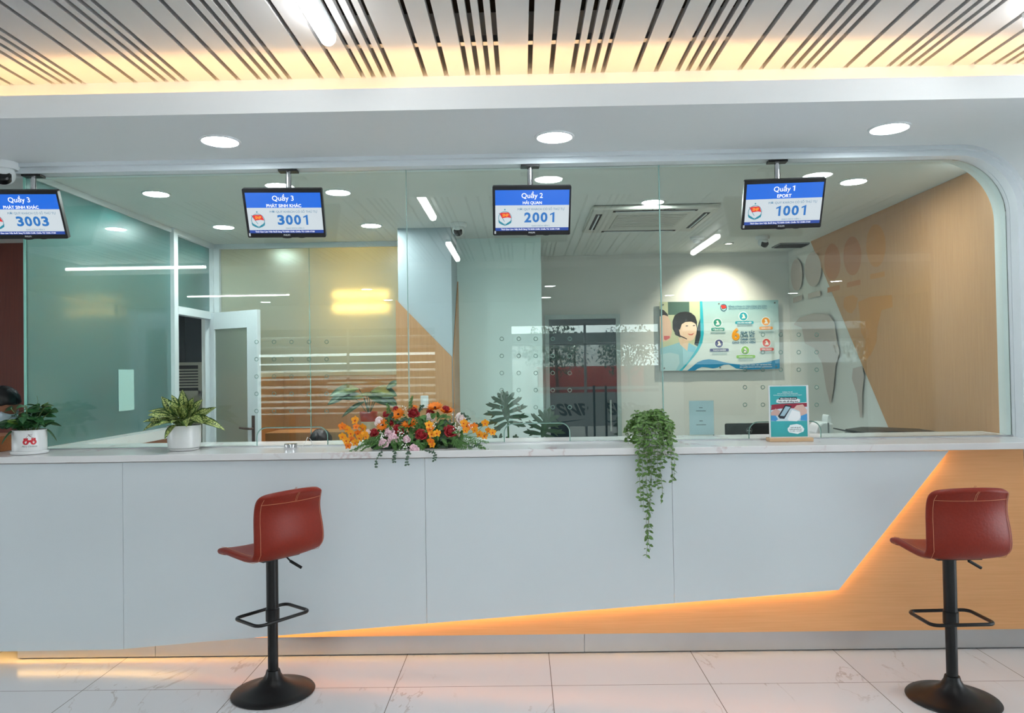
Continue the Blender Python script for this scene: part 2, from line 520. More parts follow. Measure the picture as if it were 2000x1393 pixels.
# white stepped aluminium frame round the glass, following the rounded corner
def sweep_frame(path, insets, y0, y1):
    rows = []
    m = len(path)
    for i, (a, b) in enumerate(path):
        p = path[max(0, i - 1)]; q = path[min(m - 1, i + 1)]
        t = Vector((q[0] - p[0], q[1] - p[1])).normalized(); nn = Vector((t.y, -t.x))   # points into the opening
        if nn.y > 0 and i < 2: nn = -nn
        i0, i1 = insets
        rows.append([(a + nn.x * i0, y0, b + nn.y * i0), (a + nn.x * i1, y0, b + nn.y * i1), (a + nn.x * i1, y1, b + nn.y * i1), (a + nn.x * i0, y1, b + nn.y * i0), (a + nn.x * i0, y0, b + nn.y * i0)])
    return rows
fp = [(XL - .03, ZC), (0, ZC)] + arc + [(XR, 1.163)]
mb = MB(); mb.grid(sweep_frame(fp, (0.0, .022), 4.36, 4.60)); mb.grid(sweep_frame(fp, (.0, .055), 4.39, 4.462)); mb.grid(sweep_frame(fp, (.02, .045), 4.48, 4.56))
struct('trim_1', mb, M['frame'], smooth=25)

# office behind the glass
struct('ceiling_office', MB().box(-8, 3.4, 4.70, 10, ZC, ZC + .1), M['ceil'])
struct('wall_right', MB().box(3.0, 3.2, 4.70, 8.6, 0, ZC), M['inwall'])
struct('wall_back', MB().box(-.3, 3.2, 8.4, 8.6, 0, ZC), M['inwall'])
a = P(893, 600, 'Y', 7.18).x; b = P(1058, 600, 'Y', 7.18).x
struct('wall_recess', MB().box(a - .3, b, 7.18, 8.4, 0, ZC), M['bluewall'])
c0 = P(777, 500, 'Y', 6.6).x; c1 = P(882, 560, 'Y', 6.6).x
struct('wall_column', MB().box(c0, c1, 6.6, 7.2, 0, ZC), M['colpaint'])
# oak cladding on the column: lower triangle on the front and a sliver on the side
w0 = P(773, 585, 'Y', 6.59); w1 = P(882, 697, 'Y', 6.59)
o = struct('trim_2', MB().prism_y([(w0.x, 0), (w1.x + .002, 0), (w1.x + .002, w1.z), (w0.x, w0.z)], 6.575, 6.6), M['wood_v'])
s0 = P(893, 550, 'Y', 7.17)
mbs = MB(); mbs.add([(c1 + .002, 6.6, 0), (c1 + .002, 7.18, 0), (c1 + .002, 7.18, s0.z), (c1 + .002, 6.6, w1.z),
                     (c1 + .012, 6.6, 0), (c1 + .012, 7.18, 0), (c1 + .012, 7.18, s0.z), (c1 + .012, 6.6, w1.z)],
                    [(0, 1, 2, 3), (7, 6, 5, 4), (0, 3, 7, 4), (1, 0, 4, 5), (2, 1, 5, 6), (3, 2, 6, 7)])
struct('trim_3', mbs, M['wood_v'])
# oak on the right wall
q0 = P(1590, 487, 'X', 2.985); q1 = P(1742, 850, 'X', 2.985)
sl = (q1.y - q0.y) / (q1.z - q0.z)
def yz(z): return q0.y + (z - q0.z) * sl
z0 = 0.0; z1 = ZC - .002
mb = MB(); v = [(2.982, 4.72, z0), (2.982, yz(z0), z0), (2.982, yz(z1), z1), (2.982, 4.72, z1)]
v += [(3.0, p[1], p[2]) for p in v]
mb.add(v, [(0, 1, 2, 3), (7, 6, 5, 4), (0, 4, 5, 1), (1, 5, 6, 2), (2, 6, 7, 3), (3, 7, 4, 0)])
struct('trim_4', mb, M['wood_v'])

# back office behind the frosted glass
struct('wall_back_office', MB().box(-8, -.3, 9.6, 9.8, 0, ZC), M['inwall'])
struct('trim_6', MB().box(-3.05, -.46, 9.55, 9.6, 0, 1.56), M['wood_v'])
struct('trim_7', MB().box(-3.06, -3.045, 7.33, 9.54, 0, 1.56), M['wood_v'])
struct('wall_back_office_side', MB().box(-.45, -.3, 7.2, 9.6, 0, ZC), M['inwall'])
struct('wall_back_office_left', MB().box(-3.14, -3.06, 7.32, 9.6, 0, ZC), M['inwall'])
struct('wall_left_room', MB().box(-8, -4.2, 6.98, 7.1, 0, ZC), M['wood_dk'])
struct('wall_left_room_side', MB().box(-4.3, -4.2, 7.1, 9.6, 0, ZC), M['dark'])
struct('wall_left_room_back', MB().box(-4.3, -3.14, 9.3, 9.45, 0, ZC), M['dark'])

# lobby behind the camera: side walls and glazed street front
struct('wall_lobby_left', MB().box(-8.1, -8, -8.5, 1.7, 0, 3.5).box(-8.1, -8, 3.0, 10, 0, 3.5).box(-8.1, -8, 1.7, 3.0, 0, .2).box(-8.1, -8, 1.7, 3.0, 2.75, 3.5), M['white'])
wr = obj('added_window_left', MB().box(-8.05, -8.04, 1.7, 3.0, .2, 2.75), glass_mat('added_window_glass_left', (.97, .99, 1.0), .5)); wr['kind'] = 'structure'  # unseen window, added on the left to even out the lobby daylight
fr4 = MB()
for yy in (1.7, 2.95): fr4.box(-8.07, -8.02, yy, yy + .05, .2, 2.75)
obj('added_window_frame', fr4, M['frame'], wr)
struct('wall_lobby_right', MB().box(8, 8.1, -8.5, -1.2, 0, 3.5).box(8, 8.1, 3.3, 4.6, 0, 3.5).box(8, 8.1, -1.2, 3.3, 0, .2).box(8, 8.1, -1.2, 3.3, 2.75, 3.5), M['white'])
wr = obj('added_window_right', MB().box(8.04, 8.05, -1.2, 3.3, .2, 2.75), glass_mat('added_window_glass_right', (.97, .99, 1.0), .5)); wr['kind'] = 'structure'  # unseen window, added to let more daylight onto the counter
fr4 = MB()
for yy in (-1.2, .3, 1.8, 3.25): fr4.box(8.02, 8.07, yy, yy + .05, .2, 2.75)
obj('added_window_frame', fr4, M['frame'], wr)
SY = -6.5
sa, sb, da, db, ea, eb = -5.55, -1.75, -.25, 2.9, 3.3, 7.2
mb = MB()
for p0, p1 in ((-8, sa), (sb, da), (db, ea), (eb, 8)):
    mb.box(p0, p1, SY - .2, SY, 0, 2.5)
mb.box(-8, 8, SY - .2, SY, 2.5, 3.0)
struct('wall_front', mb, M['white'])
fr = MB()
for xx in (sa, -3.65, sb - .05, da, 1.3, db - .05, ea, 5.2, eb - .05):
    fr.box(xx, xx + .05, SY - .13, SY - .07, 0, 2.5)
for xa, xb in ((sa, sb), (da, db), (ea, eb)):
    fr.box(xa, xb, SY - .13, SY - .07, 2.08, 2.13)
struct('window_frame_front', fr, M['frame'])
film = plain('frosted_window_film', (150, 160, 160), .9)
# striped film on the left window: solid bands with clear lines between
wr = obj('window_1', MB().box(sa, sb, SY - .104, SY - .098, 0, 2.5), M['glass']); wr['kind'] = 'structure'
zs = [P(700, yy, 'Y', 9.16 - SY).z for yy in (662, 678, 695, 711, 726, 741, 757, 773, 785, 797, 808)]
lh = [.052, .052, .052, .03, .042, .035, .05, .05, .045, .045, .03]
mb = MB(); zt = 2.5
for z, h in zip(zs, lh):
    mb.box(sa, sb, SY - .097, SY - .095, z + h, zt); zt = z
mb.box(sa, sb, SY - .097, SY - .095, 0, zt)
obj('striped_film', mb, film, wr)
wr = obj('window_2', MB().box(da, db, SY - .104, SY - .098, 0, 2.5), M['glass']); wr['kind'] = 'structure'
zb0 = P(1180, 832, 'Y', 9.16 - SY).z; zb1 = P(1180, 766, 'Y', 9.16 - SY).z
mb = MB(); mb.box(da + .45, db, SY - .097, SY - .095, zb0, zb1); mb.box(da + .45, db, SY - .097, SY - .095, zb1 + .06, zb1 + .12)
filml = bpy.data.materials.new('pale_window_film'); filml.use_nodes = True
_n = filml.node_tree.nodes; _n.clear(); _o = _n.new('ShaderNodeOutputMaterial'); _t = _n.new('ShaderNodeBsdfTranslucent'); _t.inputs[0].default_value = (.85, .88, .88, 1)
_d = _n.new('ShaderNodeBsdfDiffuse'); _d.inputs[0].default_value = (.7, .74, .75, 1); _m = _n.new('ShaderNodeMixShader'); _m.inputs[0].default_value = .45
filml.node_tree.links.new(_t.outputs[0], _m.inputs[1]); filml.node_tree.links.new(_d.outputs[0], _m.inputs[2]); filml.node_tree.links.new(_m.outputs[0], _o.inputs[0])
bf = obj('film_band', mb, filml, wr)
mb = MB()
for pxx in (1120, 1216):
    xx = P(pxx, 800, 'Y', 9.16 - SY).x
    put_text(mb, 'SNP', 0, 0, .52, .26, 0, .03, -.35)
    n3 = len(mb.v)
    vs, fs = text_mesh('SNP', .03)
    for i in range(n3 - len(vs), n3):
        a_, b_, c_ = mb.v[i]; mb.v[i] = (xx + a_ * 1.25, SY - .093, (zb0 + zb1) / 2 + c_)
    mb.add([(xx - .42, SY - .093, zb0 + .22), (xx - .3, SY - .093, zb0 + .1), (xx + .35, SY - .093, zb0 + .16), (xx - .3, SY - .093, zb0 + .07)], [(0, 1, 2, 3)])
obj('lettering', mb, plain('dark_lettering', (38, 48, 54), .6), bf)
for pxx in (1160, 1183):
    xx = P(pxx, 800, 'Y', 9.16 - SY).x
    zt_ = P(pxx, 753, 'Y', 9.16 - SY).z
    obj('door_handle', MB().tube([(xx, SY - .04, .12), (xx, SY - .04, zt_)], .022), M['blackm'], wr)
wr = obj('window_3', MB().box(ea, eb, SY - .104, SY - .098, 0, 2.5), glass_mat('dimmed_window_glass', (.42, .46, .46))); wr['kind'] = 'structure'  # dark tint added only to dim this window's reflection in the counter glass
struct('ground_outside', MB().box(-40, 40, -60, -8.5, -.12, -.02), plain('pale_concrete', (150, 150, 146), .9))

# ------------------------------------------------------------------ counter
t = thing('reception_counter', 'long white reception counter with oak base and marble top', 'counter', (0, 4.26, 0))
def CX(*a, **k):          # counter parts are written in world coordinates
    o = obj(*a, **k); o.location = (0, -4.26, 0); return o
CX('cabinet_body', MB().box(-3.55, 2.80, 4.275, 4.84, 0.10, 1.125), M['white'], t)
CX('oak_front', MB().box(-2.90, 2.805, 4.248, 4.274, .112, 1.124), M['wood_h'], t)
CX('end_panel', MB().box(2.808, 2.955, 4.24, 4.84, 0, 1.124), M['white'], t)
kx = [P(35, 1290, 'Y', 4.26).x, P(304, 1270, 'Y', 4.26).x, P(1142, 1260, 'Y', 4.26).x, 2.806]
for a, b in zip(kx[:-1], kx[1:]):
    CX('kick_plate', MB().box(a, b - .0025, 4.258, 4.274, .008, .109), M['alu'], t)
CX('plinth', MB().box(kx[0], 2.80, 4.275, 4.8, 0, .10), M['black'], t)
# white front panel, four sheets with fine joints; slanting lower edge
pl = [(-3.6, P(0, 1272, 'Y', 4.2).z)] + [(P(a, b, 'Y', 4.2).x, P(a, b, 'Y', 4.2).z) for a, b in ((235, 1267), (400, 1252), (1636, 1151), (1850, 876))]
pl[-1] = (pl[-1][0], 1.119)
def zlow(x):
    for (xa, za), (xb, zb) in zip(pl[:-1], pl[1:]):
        if xa <= x <= xb: return za + (zb - za) * (x - xa) / (xb - xa)
cuts = [-3.6] + [P(a, 1000, 'Y', 4.2).x for a in (243, 832, 1313)] + [pl[-1][0]]
for a, b in zip(cuts[:-1], cuts[1:]):
    b2 = b - .0018 if b != cuts[-1] else b
    poly = [(a, zlow(a))] + [p for p in pl if a + 1e-4 < p[0] < b2 - 1e-4] + ([(b2, zlow(b2)), (b2, 1.119)] if b != cuts[-1] else [(b2, 1.119)]) + [(a, 1.119)]
    CX('front_panel', MB().prism_y(poly, 4.185, 4.213), M['panel'], t)
mb = MB()
for (xa, za), (xb, zb) in zip(pl[:-1], pl[1:]):
    d = Vector((xb - xa, zb - za)).normalized(); nn = Vector((-d.y, d.x)) * .022
    p = [(xa + nn.x, za + nn.y), (xb + nn.x, zb + nn.y), (xb + nn.x * 1.4, zb + nn.y * 1.4), (xa + nn.x * 1.4, za + nn.y * 1.4)]
    if zb > 1.1: p = [(u, min(v_, 1.11)) for u, v_ in p]
    mb.prism_y(p, 4.2145, 4.221)
CX('light_strip', mb, M['strip'], t)['label'] = 'warm light strip behind the white panel'
CX('worktop', MB().box(-3.6, 2.955, 4.15, 4.87, 1.126, 1.163), M['marble'], t, bevel=.003)
# return with marble capping running back under the left partition
t = thing('side_counter', 'narrow marble-capped red-brown counter under the frosted side partition', 'counter', (XL, 5.7, 0))
obj('capping', MB().box(-.10, .12, -.825, .80, 1.09, 1.163), M['marble'], t)
obj('base', MB().box(-.08, .08, -.82, .80, 0, 1.088), M['wood_desk'], t)

# ------------------------------------------------------------------ clear glass panes with speech holes
j1 = P(796, 500, 'Y', GY).x; j2 = P(1290, 500, 'Y', GY).x
def rounded_right():
    rr = .345
    c = (XR - .39, ZC - .39)
    return [(c[0] + rr * math.sin(math.pi / 2 * k / n), c[1] + rr * math.cos(math.pi / 2 * k / n)) for k in range(n + 1)]
zt = ZC - .045
def arch(x0, x1, z0, z1, r):
    pts = [(x0, z0)]
    for k in range(7):
        a = math.pi - math.pi / 2 * k / 6; pts.append((x0 + r + r * math.cos(a), z1 - r + r * math.sin(a)))
    for k in range(7):
        a = math.pi / 2 - math.pi / 2 * k / 6; pts.append((x1 - r + r * math.cos(a), z1 - r + r * math.sin(a)))
    return pts + [(x1, z0)]
panes = [
    (XL + .006, j1 - .003, (501, 635, 5, 34.2, 668, 33.8), (502, 640, 836), 'clear glass pane left of the counter window joint, above the silver disc'),
    (j1 + .003, j2 - .003, (980, 1112, 5, 33.2, 662, 33.4), (985, 1113, 828), 'middle clear glass pane above the flower arrangement'),
    (j2 + .003, XR - .045, (1455, 1595, 5, 35.0, 654, 34.2), (1463, 1603, 825), 'right clear glass pane with rounded upper corner'),
]
for i, (xa, xb, hol, ar, lab) in enumerate(panes):
    z0 = 1.1712
    a0 = P(ar[0], 850, 'Y', GY).x; a1 = P(ar[1], 850, 'Y', GY).x; az = P(ar[0], ar[2], 'Y', GY).z
    A = arch(a0, a1, z0, az, .055)
    poly = [(xa, z0)] + A + [(xb, z0)]
    if i == 2: poly += rounded_right()[::-1] + [(xa, zt)]
    else: poly += [(xb, zt), (xa, zt)]
    o = obj('counter_glass', MB().prism_y(poly, GY - .005, GY + .005), M['glass'])
    tag(o, lab, 'glass screen', 'clear glass panes over the counter')
    ed = MB().box(xb - .001, xb + .0022, GY - .006, GY + .006, z0, zt) if i < 2 else MB().box(xa - .004, xa - .001, GY - .006, GY + .006, z0, zt)
    obj('pane_edge', ed, M['glass_edge'], o)
    obj('opening_edge', MB().tube([(p[0], GY, p[1]) for p in A], .0035, 6), M['glass_edge'], o, smooth=60)
    hx0, hx1, nn_, st, hy, sty = hol
    ring = [(.011 * math.cos(2 * math.pi * k / 16), .011 * math.sin(2 * math.pi * k / 16)) for k in range(16)]
    for r_ in range(5):
        for c_ in range(5):
            q = P(hx0 + c_ * st, hy + r_ * sty, 'Y', GY)
            h = obj('speech_hole', MB().tube([(q.x + u, GY, q.z + w_) for u, w_ in ring], .0019, 6, closed=True), M['glass_edge'], o, smooth=60)
o = obj('glass_channel', MB().box(XL, XR - .01, GY - .014, GY + .014, 1.1632, 1.171), M['alu'])
tag(o, 'thin metal channel holding the clear panes on the marble top', 'glass channel')

# ------------------------------------------------------------------ frosted partitions and office door
o = obj('frosted_partition', MB().box(XL - .006, XL + .006, GY - .002, 6.385, 1.165, ZC - .04), M['frost'])
tag(o, 'large green frosted glass partition running back at the left', 'glass partition')
obj('front_edge', MB().box(XL - .007, XL + .007, GY - .010, GY - .003, 1.165, ZC - .04), plain('green_glass_edge', (140, 205, 190), .3), o)
obj('head_rail', MB().box(XL - .02, XL + .02, GY + .02, 6.385, ZC - .04, ZC - .001), M['frame'], o)
q = P(248, 730, 'X', XL + .01); q2 = P(248, 800, 'X', XL + .01); qa = P(232, 760, 'X', XL + .01); qb = P(262, 760, 'X', XL + .01)
s_ = obj('taped_sheet', MB().box(XL + .008, XL + .0095, qa.y, qb.y, P(247, 802, 'X', XL).z, P(247, 722, 'X', XL).z), plain('pale_green_paper', (168, 206, 200), .6))
tag(s_, 'blank pale sheet of paper stuck on the frosted side partition', 'paper sheet')
# post, jamb, transom
ya, yb = 6.385, 7.28
t = thing('door_1', '', '', (XL, 6.9, 0))
for k_ in ('label', 'category'): del t[k_]
t['kind'] = 'structure'
def W(name, mb, mat, par, **k):
    o = obj(name, mb, mat, par, **k); o.location = -Vector(par.location); return o
W('door_frame', MB().box(XL - .04, XL + .04, ya, ya + .075, 0, ZC), M['frame'], t)
W('door_frame', MB().box(XL - .04, XL + .04, yb - .09, yb + .02, 0, ZC), M['frame'], t)
ztr = P(340, 598, 'X', XL).z
W('transom_bar', MB().box(XL - .04, XL + .04, ya + .07, yb - .08, ztr - .07, ztr), M['frame'], t)
W('transom_bar', MB().box(XL - .04, XL + .04, ya + .07, yb - .08, ZC - .05, ZC), M['frame'], t)
W('transom_glass', MB().box(XL - .005, XL + .005, ya + .07, yb - .08, ztr, ZC - .05), M['frost'], t)
# open door leaf
zd = P(413, 612, 'Y', 7.17).z
hp = Vector((P(413, 612, 'Y', 7.17).x, 7.17, 0)); ep = P(505, 605, 'Y', 6.84)
ang = math.atan2(ep.y - hp.y, ep.x - hp.x); wl = math.hypot(ep.x - hp.x, ep.y - hp.y)
t = thing('office_door', 'open white-framed frosted glass door beside the frosted back wall', 'door', hp, ang)
mb = MB(); mb.box(0, .06, -.02, .02, .02, zd); mb.box(wl - .14, wl, -.02, .02, .02, zd); mb.box(.06, wl - .14, -.02, .02, zd - .16, zd); mb.box(.06, wl - .14, -.02, .02, .02, .25)
obj('leaf_frame', mb, M['frame'], t, bevel=.002)
obj('door_glass', MB().box(.06, wl - .14, -.004, .004, .25, zd - .16), M['frost_back'], t)
h = obj('handle_plate', MB().box(wl - .075, wl - .04, -.028, -.02, .98, 1.22), plain('bronze_metal', (86, 62, 52), .35, metal=.6), t)
obj('lever', MB().tube([(wl - .058, -.028, 1.10), (wl - .058, -.06, 1.10), (wl - .20, -.06, 1.105)], .010), h.data.materials[0], h, smooth=40)
# back frosted wall
t = thing('frosted_partition', 'wide frosted glass wall glowing amber behind the office door', 'glass partition', (0, 7.27, 0))
xl = XL + .02; xr = c0
xm = P(605, 600, 'Y', 7.27).x
W('frosted_glass', MB().box(xl + .07, xm - .003, 7.264, 7.276, 1.62, ZC - .05), M['frost_back'], t)
W('frosted_glass', MB().box(xm + .003, xr, 7.264, 7.276, 1.62, ZC - .05), M['frost_back'], t)
W('clear_glass', MB().box(xl + .07, xr, 7.264, 7.276, .9, 1.618), M['glass'], t)
W('seam', MB().box(xm - .003, xm + .003, 7.262, 7.278, .9, ZC - .05), M['glass_edge'], t)
W('head_rail', MB().box(xl, xr, 7.24, 7.30, ZC - .05, ZC - .001), M['frame'], t)
W('post', MB().box(xl, xl + .07, 7.22, 7.30, 0, ZC - .05), M['frame'], t)
W('lower_panel', MB().box(xl + .07, xr, 7.25, 7.29, 0, .9), M['wood_v'], t)
# ------------------------------------------------------------------ lights
def downlight(x, y, z, label, group, r=.092, mat=None):
    t = thing('ceiling_downlight', label, 'ceiling light', (x, y, z), 0, group)
    obj('lens', MB().lathe([(r, -.001), (r * .98, -.004), (0.0001, -.005)], 32), mat or M['light'], t)
    obj('trim_ring', MB().lathe([(r, -.001), (r + .003, -.008), (r + .014, -.006), (r + .016, 0)], 32), M['white'], t, smooth=40)
    return t
for (px_, py_, w) in ((430, 275, 'left'), (1083, 267, 'middle'), (1737, 250, 'right')):
    q = P(px_, py_, 'Z', ZC)
    downlight(q.x, q.y, ZC, w + 'most of the three big round lights in the white soffit' if w != 'middle' else 'middle of the three big round lights in the white soffit', 'soffit downlights')
q = P(430, 275, 'Z', ZC)
inner = [(305, 378, 'small round light in office ceiling nearest the frosted side partition'),
         (660, 375, 'round office ceiling light just right of the 3001 screen'),
         (985, 366, 'round office ceiling light hidden half behind the 2001 screen'),
         (1275, 394, 'round office ceiling light in front of the cassette air conditioner'),
         (1667, 354, 'round office ceiling light nearest the oak-clad right wall'),
         (437, 443, 'rear round ceiling light left of the 3001 screen'),
         (725, 440, 'rear round ceiling light between the 3001 and 2001 screens')]
for a_, b_, lab in inner:
    q = P(a_, b_, 'Z', ZC); downlight(q.x, q.y, ZC, lab, 'office downlights', .08, M['light_office'])
for i, (x_, y_) in enumerate(((-5.0, -5.6), (-2.6, -5.6), (.5, -5.6), (2.9, -5.6), (5.3, -5.6), (.5, -3.6), (5.3, -3.6), (-2.6, -3.6))):
    downlight(x_, y_, 3.0, 'round lobby light reflected as a small bright dash in the glass', 'lobby downlights')
downlight(-2.47, 7.85, ZC, 'round light shining through the top of the frosted back wall', 'back office downlights', .11)
downlight(-1.2, 8.8, ZC, 'round light deep in the back office', 'back office downlights', .08)
downlight(-3.25, 5.77, ZC, 'round light shining through the top of the frosted side partition', 'side room downlights', .08)
downlight(-3.27, 7.38, ZC, 'round light shining through the frosted transom over the office door', 'side room downlights', .08)

def tube(x0, y0, x1, y1, z, label, rr=.034):
    t = thing('tube_light', label, 'tube light', ((x0 + x1) / 2, (y0 + y1) / 2, z), math.atan2(y1 - y0, x1 - x0), 'lobby tube lights')
    ln = math.hypot(x1 - x0, y1 - y0) / 2
    prof = [(-ln + .02 * 0, 0)]
    mb = MB()
    path = [(-ln, 0, -.02), (-ln + .015, 0, -.02), (ln - .015, 0, -.02), (ln, 0, -.02)]
    mb.tube(path, rr, 14)
    obj('diffuser', mb, M['tube'], t, smooth=50)
    obj('housing', MB().box(-ln - .01, ln + .01, -.03, .03, .004, .03), M['white'], t)
qa = P(641, 66, 'Z', ZS - .03)
tube(qa.x, qa.y, qa.x, qa.y - 1.2, ZS - .03, 'bright tube light in the slatted ceiling at the top left')
tube(qa.x, .5, qa.x, -.7, ZS - .03, 'tube light of the slatted ceiling, reflected beside the dome camera')
qb = P(1996, 38, 'Z', ZS - .03)
tube(2.2, qb.y, 2.2, qb.y - 1.2, ZS - .03, 'tube light just entering the picture at the top right corner')
tube(2.2, .68, 2.2, -.5, ZS - .03, 'tube light reflected in the glass right of the air conditioner')
tube(-6.13, -1.0, -4.24, -1.0, 3.07, 'tube light reflected as a long line on the left glass', .018)
tube(-5.72, -3.76, -3.97, -3.76, 2.96, 'tube light reflected as a faint line above the office door', .012)

# small spotlight washing the poster wall
t = thing('spotlight', 'small recessed spotlight in the ceiling above the teal poster', 'ceiling light', (2.15, 7.72, ZC))
obj('rim', MB().lathe([(.030, -.002), (.034, -.010), (.048, -.008), (.05, 0)], 24), M['white'], t, smooth=40)
obj('bulb', MB().lathe([(.028, -.003), (.0001, -.006)], 20), emis('spot_glow', (255, 226, 196), 20), t)
ld = bpy.data.lights.new('spot_beam', 'SPOT'); ld.energy = 55; ld.color = (1, .86, .70); ld.spot_size = math.radians(95); ld.spot_blend = .8; ld.shadow_soft_size = .03
lo = bpy.data.objects.new('spot_beam', ld); COL.objects.link(lo); lo.location = (2.15, 7.72, ZC - .03); lo.rotation_euler = (math.radians(38), 0, 0)

# warm lamp in the back office, two bars
t = thing('wall_lamp', 'warm two-bar lamp glowing behind the frosted back wall', 'lamp', (P(705, 588, 'Y', 7.62).x, 7.62, P(705, 588, 'Y', 7.62).z))
obj('lamp_bar', MB().box(-.27, .27, -.03, .03, .055, .085), M['warm'], t)
obj('lamp_bar', MB().box(-.27, .27, -.03, .03, -.085, -.045), M['warm'], t)
obj('back_plate', MB().box(-.05, .05, .03, 1.8, -.03, .03), M['grey'], t)

# ------------------------------------------------------------------ queue screens
M['scr_blue'] = emis('screen_blue', (0, 98, 212), .8)
M['scr_bar'] = emis('screen_bar_blue', (16, 62, 150), .8)
M['scr_white'] = emis('screen_pale', (205, 216, 222), .70)
M['scr_txt'] = emis('screen_white_text', (255, 255, 255), .9)
M['scr_num'] = emis('screen_number_blue', (20, 108, 184), .75)
M['scr_thin'] = emis('screen_caption_blue', (50, 120, 160), .7)
M['scr_red'] = emis('screen_red', (214, 40, 40), .75)
M['scr_teal'] = emis('screen_teal', (20, 128, 150), .75)
M['scr_gold'] = emis('screen_gold', (245, 160, 40), .8)
M['logo'] = plain('silver_print', (205, 208, 210), .4)

def one(mb, cx, cz, w, h, y):
    st_ = w * .46
    mb.flat([(cx + w / 2 - st_, cz - h / 2), (cx + w / 2, cz - h / 2), (cx + w / 2, cz + h / 2), (cx + w / 2 - st_ * .3, cz + h / 2), (cx - w / 2, cz + h * .33), (cx - w / 2, cz + h * .18), (cx + w / 2 - st_, cz + h * .29)], y)

def screen(title, sub, num, giao, px_, py_, rz, label, tilt=25, cabin=True):
    TW, TH = .452, .287
    q = P(px_, py_, 'Y', 4.33)
    t = thing('queue_screen', label, 'display screen', (q.x, 4.43, q.z), rz, 'queue number screens')
    topz = ZC - .0555 - q.z
    obj('mount_plate', MB().box(-.055, .055, -.03, .03, topz - .012, topz), M['blackm'], t)
    obj('pole', MB().tube([(0, 0, topz - .01), (0, 0, .02)], .016, 14), M['chrome'], t, smooth=50)
    th = math.radians(tilt)
    obj('bracket', MB().prism_y([(-.035, .0), (.035, .0), (.035, .145), (.012, .168), (-.02, .160), (-.035, .145)], -.06, -.015), M['black'], t, rot=(th * .6, 0, 0), bevel=.004)
    c = obj('casing', MB(), None, t) if False else None
    mb = MB(); mb.prism_y(rrect(-TW / 2, TW / 2, -TH / 2, TH / 2, .008, 3), -.012, .02); mb.box(-.12, .12, .02, .045, -.09, .09)
    mb.prism_y(ell(.0, -TH / 2 + .002, .03, .007, 16), -.0122, -.004)
    mb.prism_y(ell(.085, -TH / 2 + .001, .02, .004, 12), -.0122, -.004)
    c = obj('casing', mb, M['black'], t, rot=(th, 0, 0), loc=(0, -.10, 0), bevel=.0015)
    k = TW / 1165.0
    def X(a): return (a - 832.5) * k
    def Z(b): return (850 - b) * k
    y0 = -.0125
    obj('header_area', MB().flat([(X(288), Z(765)), (X(1387), Z(765)), (X(1387), Z(540)), (X(288), Z(540))], y0), M['scr_blue'], c)
    obj('display', MB().flat([(X(288), Z(1103)), (X(1387), Z(1103)), (X(1387), Z(765)), (X(288), Z(765))], y0), M['scr_white'], c)
    obj('footer_area', MB().flat([(X(288), Z(1150)), (X(1387), Z(1150)), (X(1387), Z(1103)), (X(288), Z(1103))], y0), M['scr_bar'], c)
    mb = MB()
    if title.endswith('1'):
        put_text(mb, 'Quầy', X(800), Z(622), 240 * k, None, y0 - .0006, .006); one(mb, X(965), Z(616), 34 * k, 78 * k, y0 - .0006)
    else: put_text(mb, title, X(835), Z(622), 315 * k, None, y0 - .0006, .006)
    obj('title_lettering', mb, M['scr_txt'], c); mb = MB()
    ws = {'EPORT': 205, 'HẢI QUAN': 282}.get(sub, 510)
    put_text(mb, sub, X(838), Z(725 if ws < 500 else 728), ws * k, None, y0 - .0006, .015)
    obj('subtitle_lettering', mb, M['scr_txt'], c); mb = MB()
    put_text(mb, 'Thời Gian Làm Việc Buổi Sáng Từ 8:00-12:00, Chiều Từ 13:00-17:00', X(812), Z(1127), 880 * k, None, y0 - .0006, .01)
    obj('ticker_lettering', mb, M['scr_txt'], c)
    mb = MB()
    for i_, ch_ in enumerate(num):
        cx_ = X(955 + (i_ - 1.5) * 122)
        if ch_ == '1': one(mb, cx_, Z(948), 66 * k, 152 * k, y0 - .0006)
        else: put_text(mb, ch_, cx_, Z(948), 104 * k, 152 * k, y0 - .0006, .035)
    obj('number', mb, M['scr_num'], c)
    mb = MB()
    put_text(mb, 'MỜI QUÝ KHÁCH CÓ SỐ THỨ TỰ', X(970), Z(820), 700 * k, None, y0 - .0006)
    obj('caption', mb, M['scr_thin'], c); mb = MB()
    put_text(mb, giao, X(965), Z(1076), 270 * k, None, y0 - .0006)
    obj('caption', mb, M['scr_thin'], c)
    # emblem: ring, anchor arms, red flag
    mb = MB(); ex, ez = X(432), Z(952)
    mb.strip_ring(ell(ex, ez, 92 * k, 92 * k, 30), ell(ex, ez, 100 * k, 100 * k, 30), y0 - .0006)
    mb.flat([(X(330), Z(985)), (X(352), Z(1000)), (X(400), Z(1030)), (X(432), Z(1062)), (X(464), Z(1030)), (X(512), Z(1000)), (X(534), Z(985)), (X(522), Z(1030)), (X(480), Z(1055)), (X(432), Z(1072)), (X(384), Z(1055)), (X(342), Z(1030))], y0 - .0008)
    mb.flat(ell(X(430), Z(828), 12 * k, 10 * k, 12), y0 - .0006)
    mb.add([(X(340), y0 - .001, Z(878)), (X(350), y0 - .001, Z(876)), (X(430), y0 - .001, Z(1010)), (X(422), y0 - .001, Z(1010))], [(0, 3, 2, 1)])
    obj('emblem', mb, M['scr_teal'], c)
    mb = MB(); mb.flat([(X(388), Z(957)), (X(352), Z(880)), (X(410), Z(870)), (X(480), Z(870)), (X(497), Z(880)), (X(526), Z(955)), (X(470), Z(945))], y0 - .0012)
    obj('emblem_flag', mb, M['scr_red'], c)
    mb = MB(); put_text(mb, 'SNP', X(440), Z(912), 92 * k, 45 * k, y0 - .0016, .03)
    obj('emblem_letters', mb, M['scr_gold'], c)
